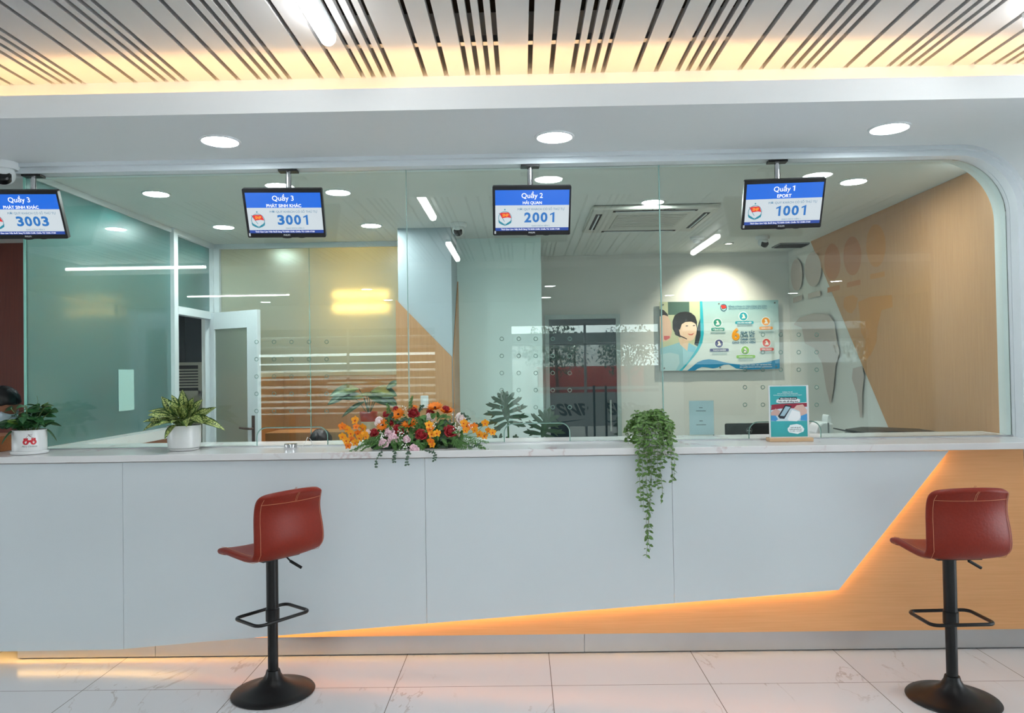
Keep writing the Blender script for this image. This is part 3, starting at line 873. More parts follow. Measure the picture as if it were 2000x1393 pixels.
    mb = MB(); put_text(mb, 'PHILIPS', X(835), Z(1180), 96 * k, None, -.0128, .03)
    mb.flat([(X(272), Z(1195)), (X(296), Z(1195)), (X(296), Z(1150)), (X(272), Z(1150))], -.0126)
    obj('maker_lettering', mb, M['logo'], c)
    return t

screen('Quầy 3', 'PHÁT SINH KHÁC', '3003', 'GIAO DỊCH VIÊN 3', 44, 419, .07, 'hanging black screen reading 3003, cut off at the left edge')
screen('Quầy 3', 'PHÁT SINH KHÁC', '3001', 'GIAO DỊCH VIÊN 3', 554, 416, .07, 'hanging black screen reading 3001')
screen('Quầy 2', 'HẢI QUAN', '2001', 'GIAO DỊCH VIÊN 2', 1037, 411, .045, 'hanging black screen reading 2001')
screen('Quầy 1', 'EPORT', '1001', 'GIAO DỊCH VIÊN 1', 1531, 398, -.075, 'hanging black screen reading 1001')

# ------------------------------------------------------------------ dome cameras, detector, air conditioner, vent
def dome_cam(x, y, z, yaw, label, s=1.0):
    t = thing('dome_camera', label, 'security camera', (x, y, z), yaw, 'ceiling dome cameras')
    obj('base', MB().lathe([(.055 * s, 0), (.055 * s, -.018 * s), (.048 * s, -.028 * s), (.0001, -.03 * s)], 28), M['white'], t, smooth=35)
    b = obj('camera_body', MB().ball((0, -.012 * s, -.052 * s), .042 * s, 20, 14), M['white'], t, smooth=60)
    Mx = Matrix.Translation((0, -.035 * s, -.066 * s)) @ Matrix.Rotation(math.radians(60), 4, 'X')
    obj('lens', MB().lathe([(.030 * s, -.012 * s), (.030 * s, .012 * s), (.024 * s, .018 * s), (.0001, .020 * s)], 20).xf(Mx), M['black'], b, smooth=35)
q = P(8, 318, 'Z', ZC)
dome_cam(q.x, q.y, ZC, .5, 'white dome camera on the soffit beside the 3003 screen', 1.45)
q = P(896, 436, 'Z', ZC)
dome_cam(q.x, q.y, ZC, -.1, 'white dome camera at the top of the white column', 1.25)
q = P(1489, 462, 'Z', ZC)
dome_cam(q.x, q.y, ZC, .15, 'white dome camera below the 1001 screen', 1.2)
q = P(1362, 463, 'Z', ZC)
t = thing('smoke_detector', 'white smoke detector on the ceiling right of the air conditioner', 'smoke detector', (q.x, q.y, ZC))
obj('base', MB().lathe([(.07, 0), (.07, -.02), (.06, -.03), (.0001, -.03)], 28), M['white'], t, smooth=35)
obj('sensor', MB().lathe([(.042, -.03), (.042, -.045), (.03, -.06), (.0001, -.062)], 24), M['white'], t, smooth=35)
# ceiling cassette
q = P(1262, 424, 'Z', ZC)
t = thing('air_conditioner', 'white ceiling cassette air conditioner with dark louvre slots', 'air conditioner', (q.x, q.y, ZC - .003))
obj('fascia_panel', MB().box(-.50, .50, -.50, .50, -.035, 0), plain('off_white_plastic', (200, 200, 192), .5), t, bevel=.015)
for k_ in range(4):
    g = obj('louvre_slot', MB().box(-.33, .33, -.455, -.405, -.0375, -.034), M['plenum'], t, rot=(0, 0, k_ * math.pi / 2))
    obj('flap', MB().box(-.31, .31, -.435, -.425, -.045, -.036), M['white'], g)
mb = MB(); mb.box(-.28, .28, -.28, .28, -.040, -.034)
for k_ in range(7): mb.box(-.26, .26, -.24 + k_ * .07, -.215 + k_ * .07, -.043, -.039)
obj('intake_grille', mb, plain('grille_plastic', (190, 190, 182), .5), t)
mb = MB(); put_text(mb, 'GL680', 0, 0, .26, .07, 0, .03); mb.xf(Matrix.Translation((.02, -.46, -.0362)) @ Matrix.Rotation(math.radians(90), 4, 'X') @ Matrix.Rotation(math.radians(0), 4, 'Z'))
obj('lettering', mb, M['black'], t)
# access panel outline
q = P(1556, 478, 'Z', ZC)
t = thing('ceiling_vent', 'dark grey air vent in the ceiling near the right back corner', 'vent', (q.x, q.y, ZC))
obj('frame', MB().box(-.22, .22, -.13, .13, -.012, 0), M['grey'], t)
mb = MB()
for k_ in range(8): mb.box(-.2, .2, -.11 + k_ * .029, -.095 + k_ * .029, -.018, -.012)
obj('grille', mb, M['plenum'], t)

# ------------------------------------------------------------------ back wall door, poster, right wall film
t = thing('back_door', 'dark glass door with grey frame in the back wall', 'door', (P(1138, 700, 'Y', 8.4).x, 8.4, 0))
x0 = P(1065, 700, 'Y', 8.4).x - t.location.x; x1 = P(1211, 700, 'Y', 8.4).x - t.location.x; zt_ = P(1138, 615, 'Y', 8.4).z
mb = MB(); mb.box(x0, x0 + .045, -.05, -.002, 0, zt_); mb.box(x1 - .045, x1, -.05, -.002, 0, zt_); mb.box(x0 + .045, x1 - .045, -.05, -.002, zt_ - .05, zt_)
obj('frame', mb, plain('pale_grey_enamel', (176, 190, 188), .45), t)
obj('door_leaf', MB().box(x0 + .045, x1 - .045, -.03, -.005, .01, zt_ - .05), plain('dark_tinted_glass', (34, 50, 58), .12), t)
obj('handle', MB().tube([(x1 - .12, -.05, .9), (x1 - .12, -.05, 1.25)], .012), M['chrome'], t)

# poster on stand-offs
pa = P(1288, 590, 'Y', 8.34); pb = P(1523, 722, 'Y', 8.34)
PW = pb.x - pa.x; pzt = P(1405, 588, 'Y', 8.34).z; pzb = P(1405, 723, 'Y', 8.34).z; PH = pzt - pzb
def grad_mat(name, stops, axis=2, lo=-.4, hi=.4, rough=.3):
    m, nt, b = new_mat(name); N = nt.nodes; L = nt.links
    tc = N.new('ShaderNodeTexCoord'); sp = N.new('ShaderNodeSeparateXYZ'); L.new(tc.outputs['Object'], sp.inputs[0])
    mr = N.new('ShaderNodeMapRange'); mr.inputs['From Min'].default_value = lo; mr.inputs['From Max'].default_value = hi
    L.new(sp.outputs[axis], mr.inputs['Value']); cr = N.new('ShaderNodeValToRGB')
    e = cr.color_ramp.elements
    e[0].position = stops[0][0]; e[0].color = S(stops[0][1]); e[1].position = stops[-1][0]; e[1].color = S(stops[-1][1])
    for p_, c_ in stops[1:-1]:
        ne = e.new(p_); ne.color = S(c_)
    L.new(mr.outputs[0], cr.inputs[0]); L.new(cr.outputs[0], b.inputs['Base Color']); b.inputs['Roughness'].default_value = rough
    return m
t = thing('wall_poster', 'wide teal poster with a headset operator on the back wall', 'poster', ((pa.x + pb.x) / 2, 8.34, (pzt + pzb) / 2))
bd = obj('board', MB().box(-PW / 2, PW / 2, 0, .008, -PH / 2, PH / 2), grad_mat('poster_print', [(0, (218, 226, 224)), (.45, (206, 222, 222)), (1, (140, 188, 194))]), t)
for a_ in (-.47, 0, .47):
    for b_ in (-.46, .46):
        obj('standoff', MB().tube([(a_ * PW, -.006, b_ * PH), (a_ * PW, .058, b_ * PH)], .009, 10), M['grey'], t)
def U(zx): return ((zx - 122) / 1668.0 - .5) * PW
def V(zx, zy): return (.5 - ((zy + .0115 * (zx - 122)) - 150) / 955.0) * PH
def pts(l): return [(U(a), V(a, b)) for a, b in l]
_lay = [0]
_pm = {}
def pcol(c, rough=.4):
    if c not in _pm: _pm[c] = plain('print_%d_%d_%d' % c, c, rough, noise=.02)
    return _pm[c]
def art(name, l, c, par=None, raw=False):
    _lay[0] += 1
    return obj(name, MB().flat(l if raw else pts(l), -.00012 * _lay[0]), pcol(c), par or bd)
rib = [(690, 140), (690, 620), (672, 700), (640, 780), (590, 860), (520, 960), (450, 1040), (380, 1100)]
art('photo_print', [(122, 1105)] + [(380, 1100), (450, 1040), (520, 960), (590, 860), (640, 780), (672, 700), (690, 620), (690, 146), (122, 150)], (196, 204, 168))
art('photo_print', [(240, 150), (540, 150), (540, 330), (240, 330)], (70, 104, 92))
art('photo_print', [(122, 250), (180, 262), (235, 320), (255, 420), (200, 500), (122, 420)], (40, 34, 34))
art('photo_print', [(122, 350), (180, 330), (240, 350), (275, 430), (290, 560), (270, 640), (230, 690), (160, 700), (122, 700)], (226, 190, 166))
art('photo_print', [(175, 620), (255, 620), (260, 650), (200, 680), (175, 670)], (206, 100, 104))
art('photo_print', [(600, 740), (640, 520), (690, 380), (690, 620), (650, 770)], (40, 50, 56))
art('photo_print', [(122, 790), (300, 740), (420, 700), (530, 720), (650, 780), (590, 860), (520, 960), (450, 1040), (380, 1100), (122, 1105)], (150, 200, 212))
art('photo_print', [(122, 880), (260, 850), (380, 880), (390, 1000), (330, 1100), (122, 1105)], (182, 214, 220))
art('photo_print', [(375, 640), (520, 690), (520, 760), (500, 830), (400, 740)], (228, 198, 168))
art('photo_print', [(520, 720), (620, 780), (600, 850), (500, 830)], (120, 190, 214))
art('photo_print', [(300, 420), (330, 340), (400, 295), (480, 285), (560, 300), (620, 350), (645, 430), (640, 560), (560, 600), (400, 640), (340, 600), (300, 520)], (26, 26, 30))
art('photo_print', [(385, 520), (400, 450), (470, 400), (560, 400), (620, 440), (640, 520), (630, 600), (590, 670), (540, 695), (470, 680), (410, 640)], (240, 208, 182))
art('photo_print', [(380, 520), (390, 430), (460, 370), (560, 370), (625, 400), (640, 470), (600, 440), (560, 425), (480, 430), (430, 460), (400, 540)], (26, 26, 30))
art('photo_print', [(475, 485), (500, 474), (525, 484), (500, 492)], (40, 30, 30))
art('photo_print', [(578, 482), (600, 470), (620, 478), (600, 488)], (40, 30, 30))
art('photo_print', [(505, 590), (555, 596), (605, 580), (575, 612), (535, 612)], (200, 104, 92))
art('photo_print', [(380, 600), (500, 660), (495, 672), (375, 618)], (50, 46, 50))
art('photo_print', [(330, 520), (365, 500), (380, 560), (360, 620), (330, 600)], (60, 60, 66))
art('ribbon', [(690, 142), (722, 142), (738, 480), (735, 600), (712, 720), (660, 820), (600, 900), (520, 990), (460, 1060), (420, 1103), (375, 1103), (450, 1040), (520, 960), (590, 860), (640, 780), (672, 700), (690, 620)], (30, 176, 196))
wave = [(490, 1103), (560, 1050), (640, 985), (720, 955), (800, 945), (900, 958), (1000, 985), (1100, 1005), (1200, 1018), (1300, 1018), (1450, 1008), (1600, 990), (1790, 945), (1790, 1080), (1200, 1090), (1140, 1040), (1060, 1018), (980, 1030), (920, 1060), (850, 1072), (780, 1058), (700, 1052), (640, 1075), (610, 1103)]
# triangulated as two strips so the concave outline stays clean
wt = wave[:13]; wb = [(490, 1103), (600, 1103), (640, 1075), (700, 1052), (780, 1058), (850, 1072), (920, 1060), (1010, 1022), (1080, 1018), (1180, 1075), (1350, 1090), (1560, 1085), (1790, 1080)]
_lay[0] += 1
mb = MB(); mb.grid([[(a, -.00012 * _lay[0], b) for a, b in pts(wb)], [(a, -.00012 * _lay[0], b) for a, b in pts(wt)]])
obj('wave', mb, pcol((24, 134, 184)), bd)
for (cx, cy, c, pill) in ((1295, 355, (24, 160, 180), (1178, 1436, 443)), (930, 443, (26, 140, 120), (840, 1028, 533)), (1608, 428, (236, 150, 20), (1515, 1702, 520)),
                          (945, 730, (70, 76, 130), (815, 1080, 820)), (1310, 825, (128, 190, 40), (1185, 1448, 913)), (1610, 723, (220, 76, 60), (1518, 1710, 812))):
    art('icon_disc', [(cx + 66 * math.cos(k_ * math.pi / 12), cy + 66 * math.sin(k_ * math.pi / 12)) for k_ in range(24)][::-1], (232, 240, 240))
    art('icon_disc', [(cx + 56 * math.cos(k_ * math.pi / 12), cy + 56 * math.sin(k_ * math.pi / 12)) for k_ in range(24)][::-1], c)
    art('icon_figure', [(cx - 25, cy + 30), (cx - 5, cy - 5), (cx - 20, cy - 25), (cx + 5, cy - 35), (cx + 20, cy - 5), (cx + 30, cy + 25)], (240, 236, 226))
    a0, a1, yy = pill
    _lay[0] += 1
    obj('caption_pill', MB().flat(rrect(U(a0), U(a1), V(a0, yy + 20), V(a0, yy - 20), .012), -.00012 * _lay[0]), pcol(c), bd)
mb = MB(); yl = -.00012 * (_lay[0] + 3)
for tx, cx, cy, w in (('CHUYÊN NGHIỆP', 1307, 443, 200), ('ĐỒNG CẢM', 934, 533, 140), ('THÂN THIỆN', 1608, 520, 130), ('TRÁCH NHIỆM', 947, 820, 180), ('NHANH CHÓNG', 1316, 913, 190), ('TÔN TRỌNG', 1613, 812, 140),
                      ('TỔNG HỢP ĐIỀU HÀNH: 1800 1188 NHÁNH PHÍM 1', 1455, 1024, 450), ('BẢN QUYỀN: SAIGON NEWPORT CORPORATION', 1455, 1052, 450)):
    mb = MB(); put_text(mb, tx, U(cx), V(cx, cy), w / 1668 * PW, None, yl, .02)
    obj('white_lettering', mb, pcol((245, 248, 248)), bd)
mb = MB()
for tx, cx, cy, w, bo in (('QUY TẮC', 1350, 574, 200, .03), ('ỨNG XỬ', 1345, 618, 195, .03), ('DÀNH CHO', 1350, 668, 205, .03), ('GIAO DỊCH VIÊN', 1290, 715, 325, .03), ('TỔNG CÔNG TY TÂN CẢNG SÀI GÒN', 1352, 210, 540, .01), ('SAIGON NEWPORT CORPORATION', 1356, 246, 536, 0)):
    mb = MB(); put_text(mb, tx, U(cx), V(cx, cy), w / 1668 * PW, None, yl, bo)
    obj('blue_lettering', mb, pcol((44, 104, 136)), bd)
mb = MB()
for cx, cy in ((1310, 478), (934, 582), (1610, 572), (950, 868), (1313, 960), (1612, 858)):
    for d in (-8, 8):
        mb = MB(); mb.flat([(U(cx - 105), V(cx, cy + d + 3)), (U(cx + 105), V(cx, cy + d + 3)), (U(cx + 105), V(cx, cy + d - 3)), (U(cx - 105), V(cx, cy + d - 3))], yl); obj('small_print', mb, pcol((130, 160, 166)), bd)
mb = MB(); put_text(mb, '6', U(1182), V(1182, 600), 112 / 1668 * PW, 175 / 955 * PH, yl, .05)
obj('numeral', mb, pcol((240, 160, 24)), bd)
mb = MB(); mb.strip_ring(ell(U(1020), V(1020, 232), .031, .033), ell(U(1020), V(1020, 232), .037, .040), yl)
obj('emblem', mb, pcol((40, 90, 120)), bd)
mb = MB(); mb.flat(pts([(995, 250), (980, 200), (1045, 198), (1060, 238)]), yl - .00015); obj('emblem_flag', mb, pcol((206, 50, 40)), bd)

# orange film discs, label plates and a world map on the right wall
t = thing('wall_decal', 'faint orange film of clock discs and a world map on the right wall', 'wall decal', (2.982, 6.8, 0))
def dec(name, l, mat, dx=.0012):
    mb = MB(); vs = []
    for a, b in l:
        q = P(a, b, 'X', 2.982); vs.append((-dx, q.y - 6.8, q.z))
    mb.add(vs, [tuple(range(len(vs)))]); return obj(name, mb, mat, t)
for px_, py_, w, h, mt in ((1556, 537, 23, 62, 'decal_p'), (1588, 526, 32, 68, 'decal_p'), (1626, 512, 32, 72, 'decal'), (1665, 500, 35, 76, 'decal'), (1711, 480, 38, 84, 'decal_y')):
    dec('disc', [(px_ + w / 2 * math.cos(2 * math.pi * k_ / 24), py_ + h / 2 * math.sin(2 * math.pi * k_ / 24)) for k_ in range(24)], M[mt])
    yy = py_ + h / 2 + 20
    dec('label_plate', [(px_ - w * .3, yy + 4), (px_ - w * .3, yy - 6), (px_ + w * .45, yy - 12), (px_ + w * .45, yy - 2)], M[mt])
dec('continent', [(1648, 585), (1652, 580), (1666, 576), (1676, 583), (1672, 600), (1664, 612), (1655, 610), (1648, 600)], M['decal_y'])
dec('continent', [(1676, 590), (1700, 580), (1742, 576), (1744, 600), (1722, 606), (1714, 640), (1712, 668), (1703, 690), (1690, 706), (1684, 700), (1692, 668), (1682, 650), (1680, 620)], M['decal_y'])
dec('continent', [(1550, 634), (1562, 620), (1590, 612), (1618, 614), (1630, 630), (1634, 660), (1640, 690), (1632, 715), (1628, 760), (1622, 790), (1614, 760), (1606, 710), (1590, 680), (1572, 670), (1566, 640)], M['decal_p'])
dec('continent', [(1666, 720), (1684, 715), (1688, 735), (1684, 770), (1684, 815), (1680, 815), (1674, 770), (1664, 740)], M['decal_p'])
# ------------------------------------------------------------------ bar stools
def make_stool(x, y, a, label):
    t = thing('bar_stool', label, 'bar stool', (x, y, 0), a, 'bar stools at the counter')
    R = .205
    obj('base', MB().lathe([(R - .006, 0), (R, .004), (R - .004, .009), (.165, .016), (.12, .029), (.08, .047), (.052, .070), (.038, .093), (.033, .112), (.0001, .112)], 56), M['blackm'], t, smooth=50)
    obj('lower_pole', MB().tube([(0, 0, .10), (0, 0, .40)], .0255, 28), M['blackm'], t, smooth=50)
    obj('upper_pole', MB().tube([(0, 0, .362), (0, 0, .368), (0, 0, .685)], .0295, 28), M['blackm'], t, smooth=50)
    # foot loop
    pts_ = rrect(-.150, .150, -.105, .105, .035, 4)
    obj('footrest', MB().tube([(p, q + .0, .388 + .03 * 0) for p, q in pts_], .0085, 10, closed=True), M['blackm'], t, smooth=60)
    obj('collar', MB().lathe([(.030, -.03), (.034, -.028), (.034, .03), (.030, .032)], 24, (0, 0, .388)), M['blackm'], t, smooth=40)
    mb = MB(); mb.box(-.105, .105, -.085, .085, .682, .692)
    obj('seat_plate', mb, M['blackm'], t)
    # height lever, pointing to the photo's right
    lv = Matrix.Rotation(-a, 4, 'Z')
    mb = MB(); mb.tube([(.03, 0, .688), (.075, 0, .676), (.095, 0, .655)], .0045, 8); mb.tube([(.092, 0, .657), (.150, 0, .622)], .0075, 10); mb.xf(lv)
    obj('height_lever', mb, M['blackm'], t, smooth=50)
    # leather shell: profile from front lip to flared top
    prof = [(.215, .672), (.212, .692), (.190, .706), (.14, .712), (.06, .706), (-.03, .700), (-.10, .702), (-.150, .716), (-.183, .748), (-.196, .79), (-.192, .84), (-.182, .89), (-.180, .94), (-.190, .985), (-.208, 1.020), (-.226, 1.038)]
    nu = 10
    def surf(i, u, off=0.0):
        y_, z_ = prof[i]; m = len(prof)
        a_ = prof[max(0, i - 1)]; b_ = prof[min(m - 1, i + 1)]
        ty, tz = b_[0] - a_[0], b_[1] - a_[1]; l_ = math.hypot(ty, tz); ny, nz = tz / l_, -ty / l_      # outward (under / behind)
        ny, nz = -ny, -nz
        hw = [.140, .176, .190, .195, .197, .197, .197, .198, .2, .2, .197, .192, .189, .189, .184, .158][i]
        back = min(1, max(0, (i - 6) / 3.0))
        cup = abs(u) ** 2.4
        return (u * hw, y_ + back * cup * .045 - ny * off * -1, z_ + (1 - back) * cup * .016 + (-.016 * cup if i == 15 else -.007 * cup if i == 14 else 0) + nz * off)
    rows = [[surf(i, -1 + 2 * k / nu) for k in range(nu + 1)] for i in range(len(prof))]
    uvs = None
    obj('seat_shell', MB().grid(rows), M['leather'], t, smooth=180, solid=.030, subsurf=2)
    def back_pt(i, u, d=.0165):
        p = Vector(surf(i, u)); q = Vector(surf(max(0, i - 1), u)); r = Vector(surf(min(len(prof) - 1, i + 1), u))
        s1 = (r - q); s2 = Vector(surf(i, min(1, u + .05))) - Vector(surf(i, max(-1, u - .05)))
        nn = s2.cross(s1).normalized()
        return p, nn
    mb = MB()
    for sgn in (1, -1):
        for u_ in (.86,):
            path = []
            for i in range(2, 14):
                p, nn = back_pt(i, u_ * sgn)
                path.append(p - nn * .0165)
            mb.tube(path, .0011, 5)
            path = []
            for i in range(1, 15):
                p, nn = back_pt(i, u_ * sgn)
                path.append(p + nn * .0165)
            mb.tube(path, .0011, 5)
    for dd in (-1, 1):
        path = []
        for k in range(17):
            u_ = -.86 + 1.72 * k / 16
            p, nn = back_pt(13, u_); path.append(p + nn * .0165 * dd)
        mb.tube(path, .0011, 5)
    for u_ in (-.02, .02):
        path = [back_pt(i, u_)[0] + back_pt(i, u_)[1] * .0165 * 1 for i in (13, 14, 15)]
        mb.tube(path, .0010, 5)
        path = [back_pt(i, u_)[0] - back_pt(i, u_)[1] * .0165 * 1 for i in (13, 14, 15)]
        mb.tube(path, .0010, 5)
    obj('stitching', mb, M['stitch'], t)
    return t
q = P(534, 1352, 'Z', 0); make_stool(q.x, q.y, math.radians(52), 'brick-red leather bar stool in front of the white counter panel, turned to the left')
q = P(1861, 1366, 'Z', 0); make_stool(q.x, q.y, math.radians(2), 'brick-red leather bar stool in front of the oak end of the counter')

# ------------------------------------------------------------------ plants
WT = 1.1635
def leaf(mb, p, d, n, L, W, droop=.3, fold=.2, ns=6, shape='lance'):
    d = Vector(d).normalized(); n = Vector(n); n = (n - d * n.dot(d)).normalized(); s = d.cross(n)
    rows = []; uvs = []
    for i in range(ns + 1):
        t = i / ns
        if shape == 'lance': w = math.sin(math.pi * min(1, t ** .75)) ** .9
        elif shape == 'round': w = max(0, math.sin(math.pi * t)) ** .55
        elif shape == 'heart': w = max(0, math.sin(math.pi * t ** .6)) ** .8
        else: w = math.sin(math.pi * t) ** .8
        w = max(w, .02) * W / 2
        c = Vector(p) + d * (L * t) - Vector((0, 0, 1)) * (droop * L * t * t)
        rows.append([c - s * w + n * (fold * w), c - s * w * .5 + n * (fold * w * .35), c, c + s * w * .5 + n * (fold * w * .35), c + s * w + n * (fold * w)])
        uvs += [(0, t), (.25, t), (.5, t), (.75, t), (1, t)]
    mb.grid(rows, uvs)

M['leaf_ag'] = leaf_mat('variegated_leaf', (48, 84, 34), (196, 208, 128), .4, True)
M['leaf_dk'] = leaf_mat('glossy_dark_leaf', (40, 84, 46), (66, 112, 64), .3)
M['leaf_lt'] = leaf_mat('bright_leaf', (96, 128, 52), (124, 150, 60), .4)
M['leaf_tr'] = leaf_mat('trailing_leaf', (74, 114, 48), (122, 156, 76), .42)
M['leaf_eu'] = leaf_mat('grey_green_leaf', (58, 86, 66), (84, 112, 86), .5)
M['leaf_fern'] = leaf_mat('fern_leaf', (66, 112, 46), (92, 136, 60), .5)
M['leaf_ph'] = leaf_mat('lobed_leaf', (24, 54, 34), (36, 72, 42), .35)
M['leaf_ca'] = leaf_mat('striped_leaf', (36, 78, 44), (110, 150, 100), .4)
M['stem'] = plain('green_stem', (104, 128, 70), .5)

random.seed(11)
# dumb cane style variegated plant in a white pot
q = P(360, 879, 'Z', WT)
t = thing('potted_plant', 'variegated green and cream leafy plant in a plain white pot on the counter', 'potted plant', (q.x, q.y, WT))
obj('pot', MB().lathe([(.082, .014), (.088, .018), (.092, .05), (.093, .142), (.090, .146), (.086, .142), (.084, .125), (.0001, .125)], 48), M['pot'], t, smooth=40)
obj('saucer', MB().lathe([(.070, 0), (.080, .002), (.084, .012), (.080, .014), (.0001, .012)], 40), M['pot'], t, smooth=40)
obj('soil', MB().lathe([(.083, .126), (.0001, .13)], 24), M['soil'], t)
mb = MB(); st = MB()
for i in range(62):
    az = i * 2.399 + random.uniform(-.2, .2); el = math.radians(-6 + 78 * (((i + 2) / 64.0) ** 1.1) + random.uniform(-9, 9))
    d = Vector((math.cos(az) * math.cos(el), math.sin(az) * math.cos(el), math.sin(el)))
    if d.y < -.75: el += .2
    base = Vector((random.uniform(-.03, .03), random.uniform(-.03, .03), .13))
    hgt = Vector((d.x * .055, d.y * .055, .02 + .05 * random.random() + .03 * math.sin(el)))
    p = base + hgt
    st.tube([base, base + hgt * .6 + Vector((0, 0, .01)), p], .003, 5)
    Lf = random.uniform(.135, .185) * (1 - .18 * math.sin(el))
    leaf(mb, p, d, Vector((0, 0, 1)) + d * -.3 + Vector((random.uniform(-.4, .4), random.uniform(-1.3, -.3), 0)), Lf * (.50 if d.y > .15 else 1), random.uniform(.052, .068), random.uniform(.05, .40) * math.cos(el), .30, 7)
mb.v = [(a_, b_ if b_ < .10 else .10 + (b_ - .10) * .55, c_) for a_, b_, c_ in mb.v]      # leaves bend before they touch the glass
obj('foliage', mb, M['leaf_ag'], t, smooth=60)
obj('stems', st, M['stem'], t)

# dark leafy plant in the mitten pot
q = P(58, 886, 'Z', WT)
t = thing('potted_plant', 'dark green leafy plant in a white pot printed with red mittens', 'potted plant', (q.x, q.y, WT))
pt = obj('pot', MB().lathe([(.095, .012), (.097, .02), (.097, .145), (.094, .150), (.090, .145), (.088, .13), (.0001, .13)], 48), M['pot'], t, smooth=40)
obj('saucer', MB().lathe([(.098, 0), (.106, .003), (.107, .016), (.103, .020), (.099, .012), (.0001, .010)], 44), M['pot'], t, smooth=40)
obj('soil', MB().lathe([(.087, .132), (.0001, .135)], 24), M['soil'], t)
t.scale = (.91, .91, .93)
# print on the pot: two mittens, string, lettering, wrapped on the curved side that faces the camera
azc = math.atan2(-q.y, -q.x)
def wrap(mb, r=.0975):
    out = []
    for a_, b_, c_ in mb.v:
        an = azc + a_ / r
        out.append(((r - b_) * math.cos(an), (r - b_) * math.sin(an), c_))
    mb.v = out
    return mb
mb = MB()
for cx in (-.021, .021):
    mb.flat(ell(cx, .078, .017, .017, 20), -.0002); mb.flat([(cx - .012, .09), (cx + .012, .09), (cx + .012, .102), (cx - .012, .102)], -.0002)
    mb.flat(ell(cx + (.016 if cx < 0 else -.016), .083, .006, .008, 10), -.0002)
obj('mitten_print', wrap(mb), plain('red_print', (196, 28, 44), .4), pt)
mb = MB()
for cx in (-.021, .021): mb.flat([(cx, .068), (cx + .006, .077), (cx + .003, .082), (cx, .078), (cx - .003, .082), (cx - .006, .077)], -.0006)
obj('heart_print', wrap(mb), M['pot'], pt)
mb = MB(); put_text(mb, 'Merry Christmas', 0, .050, .084, .014, -.0002, .0, .3)
obj('pot_lettering', wrap(mb), plain('dark_print', (40, 60, 60), .4), pt)
mb = MB(); mb.tube([(-.021, -.0004, .102), (-.008, -.0004, .118), (.004, -.0004, .112), (.014, -.0004, .124), (0, -.0004, .122), (-.010, -.0004, .126), (.004, -.0004, .112), (.021, -.0004, .102)], .0009, 4)
obj('string_print', wrap(mb), plain('dark_red_print', (120, 30, 50), .5), pt)
mb = MB(); ml = MB(); st = MB()
for i in range(26):
    az = i * 2.399; rr = .02 + .11 * math.sqrt(i / 26.0)
    top_ = Vector((rr * math.cos(az) * 1.15, rr * math.sin(az) * .9, .135 + random.uniform(.04, .20) * (1 - .35 * i / 26)))
    b0 = Vector((top_.x * .25, top_.y * .25, .13))
    mid = (b0 + top_) / 2 + Vector((0, 0, .02))
    st.tube([b0, mid, top_], .0022, 5)
    for k in range(5):
        a2 = az + k * 2.1 + random.uniform(-.4, .4); el = random.uniform(-.3, .5)
        d = (math.cos(a2) * math.cos(el), math.sin(a2) * math.cos(el), math.sin(el))
        f = mid.lerp(top_, (k + 1) / 5.0)
        leaf(ml if (k == 4 and i % 4 == 0) else mb, f, d, (random.uniform(-.6, .6), random.uniform(-1.2, .1), 1), random.uniform(.055, .082), random.uniform(.042, .056), random.uniform(0, .4), .15, 6, 'heart')
for i in (-3, -2, 2, 3, 4):
    az = azc + i * .62
    leaf(mb, (.085 * math.cos(az), .085 * math.sin(az), .15), (math.cos(az), math.sin(az), -.5), (0, 0, 1), .08, .045, .6, .2, 6, 'heart')
obj('foliage', mb, M['leaf_dk'], t, smooth=60)
obj('young_leaves', ml, M['leaf_lt'], t, smooth=60)
st.tube([(.05, 0, .30), (.055, 0, .33), (.048, 0, .36)], .001, 4)
obj('stems', st, M['stem'], t)

# trailing plant hanging over the counter edge
q = P(1272, 872, 'Z', WT)
t = thing('trailing_plant', 'bright green trailing plant cascading down the front of the counter', 'potted plant', (q.x, q.y + .045, WT))
T0 = t.location.copy()
obj('pot', MB().lathe([(.052, 0), (.060, .01), (.068, .12), (.066, .124), (.060, .12), (.0001, .11)], 36), M['pot'], t, smooth=40)
obj('soil', MB().lathe([(.059, .112), (.0001, .116)], 20), M['soil'], t)
mb = MB(); st = MB()
def pair(p, ax, s):
    an = random.uniform(0, math.pi); 
    for k in (0, math.pi):
        d = Vector((math.cos(an + k), math.sin(an + k) * .8 - .1, random.uniform(-.35, .3)))
        leaf(mb, p, d + Vector((0, 0, random.uniform(-.5, .35))), (random.uniform(-.7, .7), random.uniform(-1.3, -.3), random.uniform(-.2, 1)), s * random.uniform(.75, 1.2), s * .55, .2, .2, 5, 'oval')
def strand(path, step=.024, s=.030):
    path = [Vector(p) for p in path]
    st.tube(path, .0013, 5)
    acc = 0
    for a_, b_ in zip(path[:-1], path[1:]):
        L = (b_ - a_).length
        while acc < L:
            pair(a_ + (b_ - a_) * (acc / L), None, s); acc += step * random.uniform(.8, 1.3)
        acc -= L
# crown of short looping stems
for i in range(64):
    az = random.uniform(0, 2 * math.pi); r_ = .03 + .075 * random.random()
    ca, sa_ = math.cos(az), math.sin(az)
    p0 = Vector((.02 * ca, .02 * sa_, .115)); p1 = Vector((r_ * .7 * ca, r_ * .7 * sa_, .15 + random.uniform(0, .055)))
    hz = random.uniform(-.04, .12)
    p2 = Vector(((r_ + .03) * ca * 1.05, max(-.115, (r_ + .02) * sa_), .10 + .04 * random.random()))
    p3 = Vector(((r_ + .035) * ca, max(-.118, (r_ + .03) * sa_), max(.01, .0 + hz)))
    strand([p0, p1, p2, p3], .024, .029)
fy = 4.135
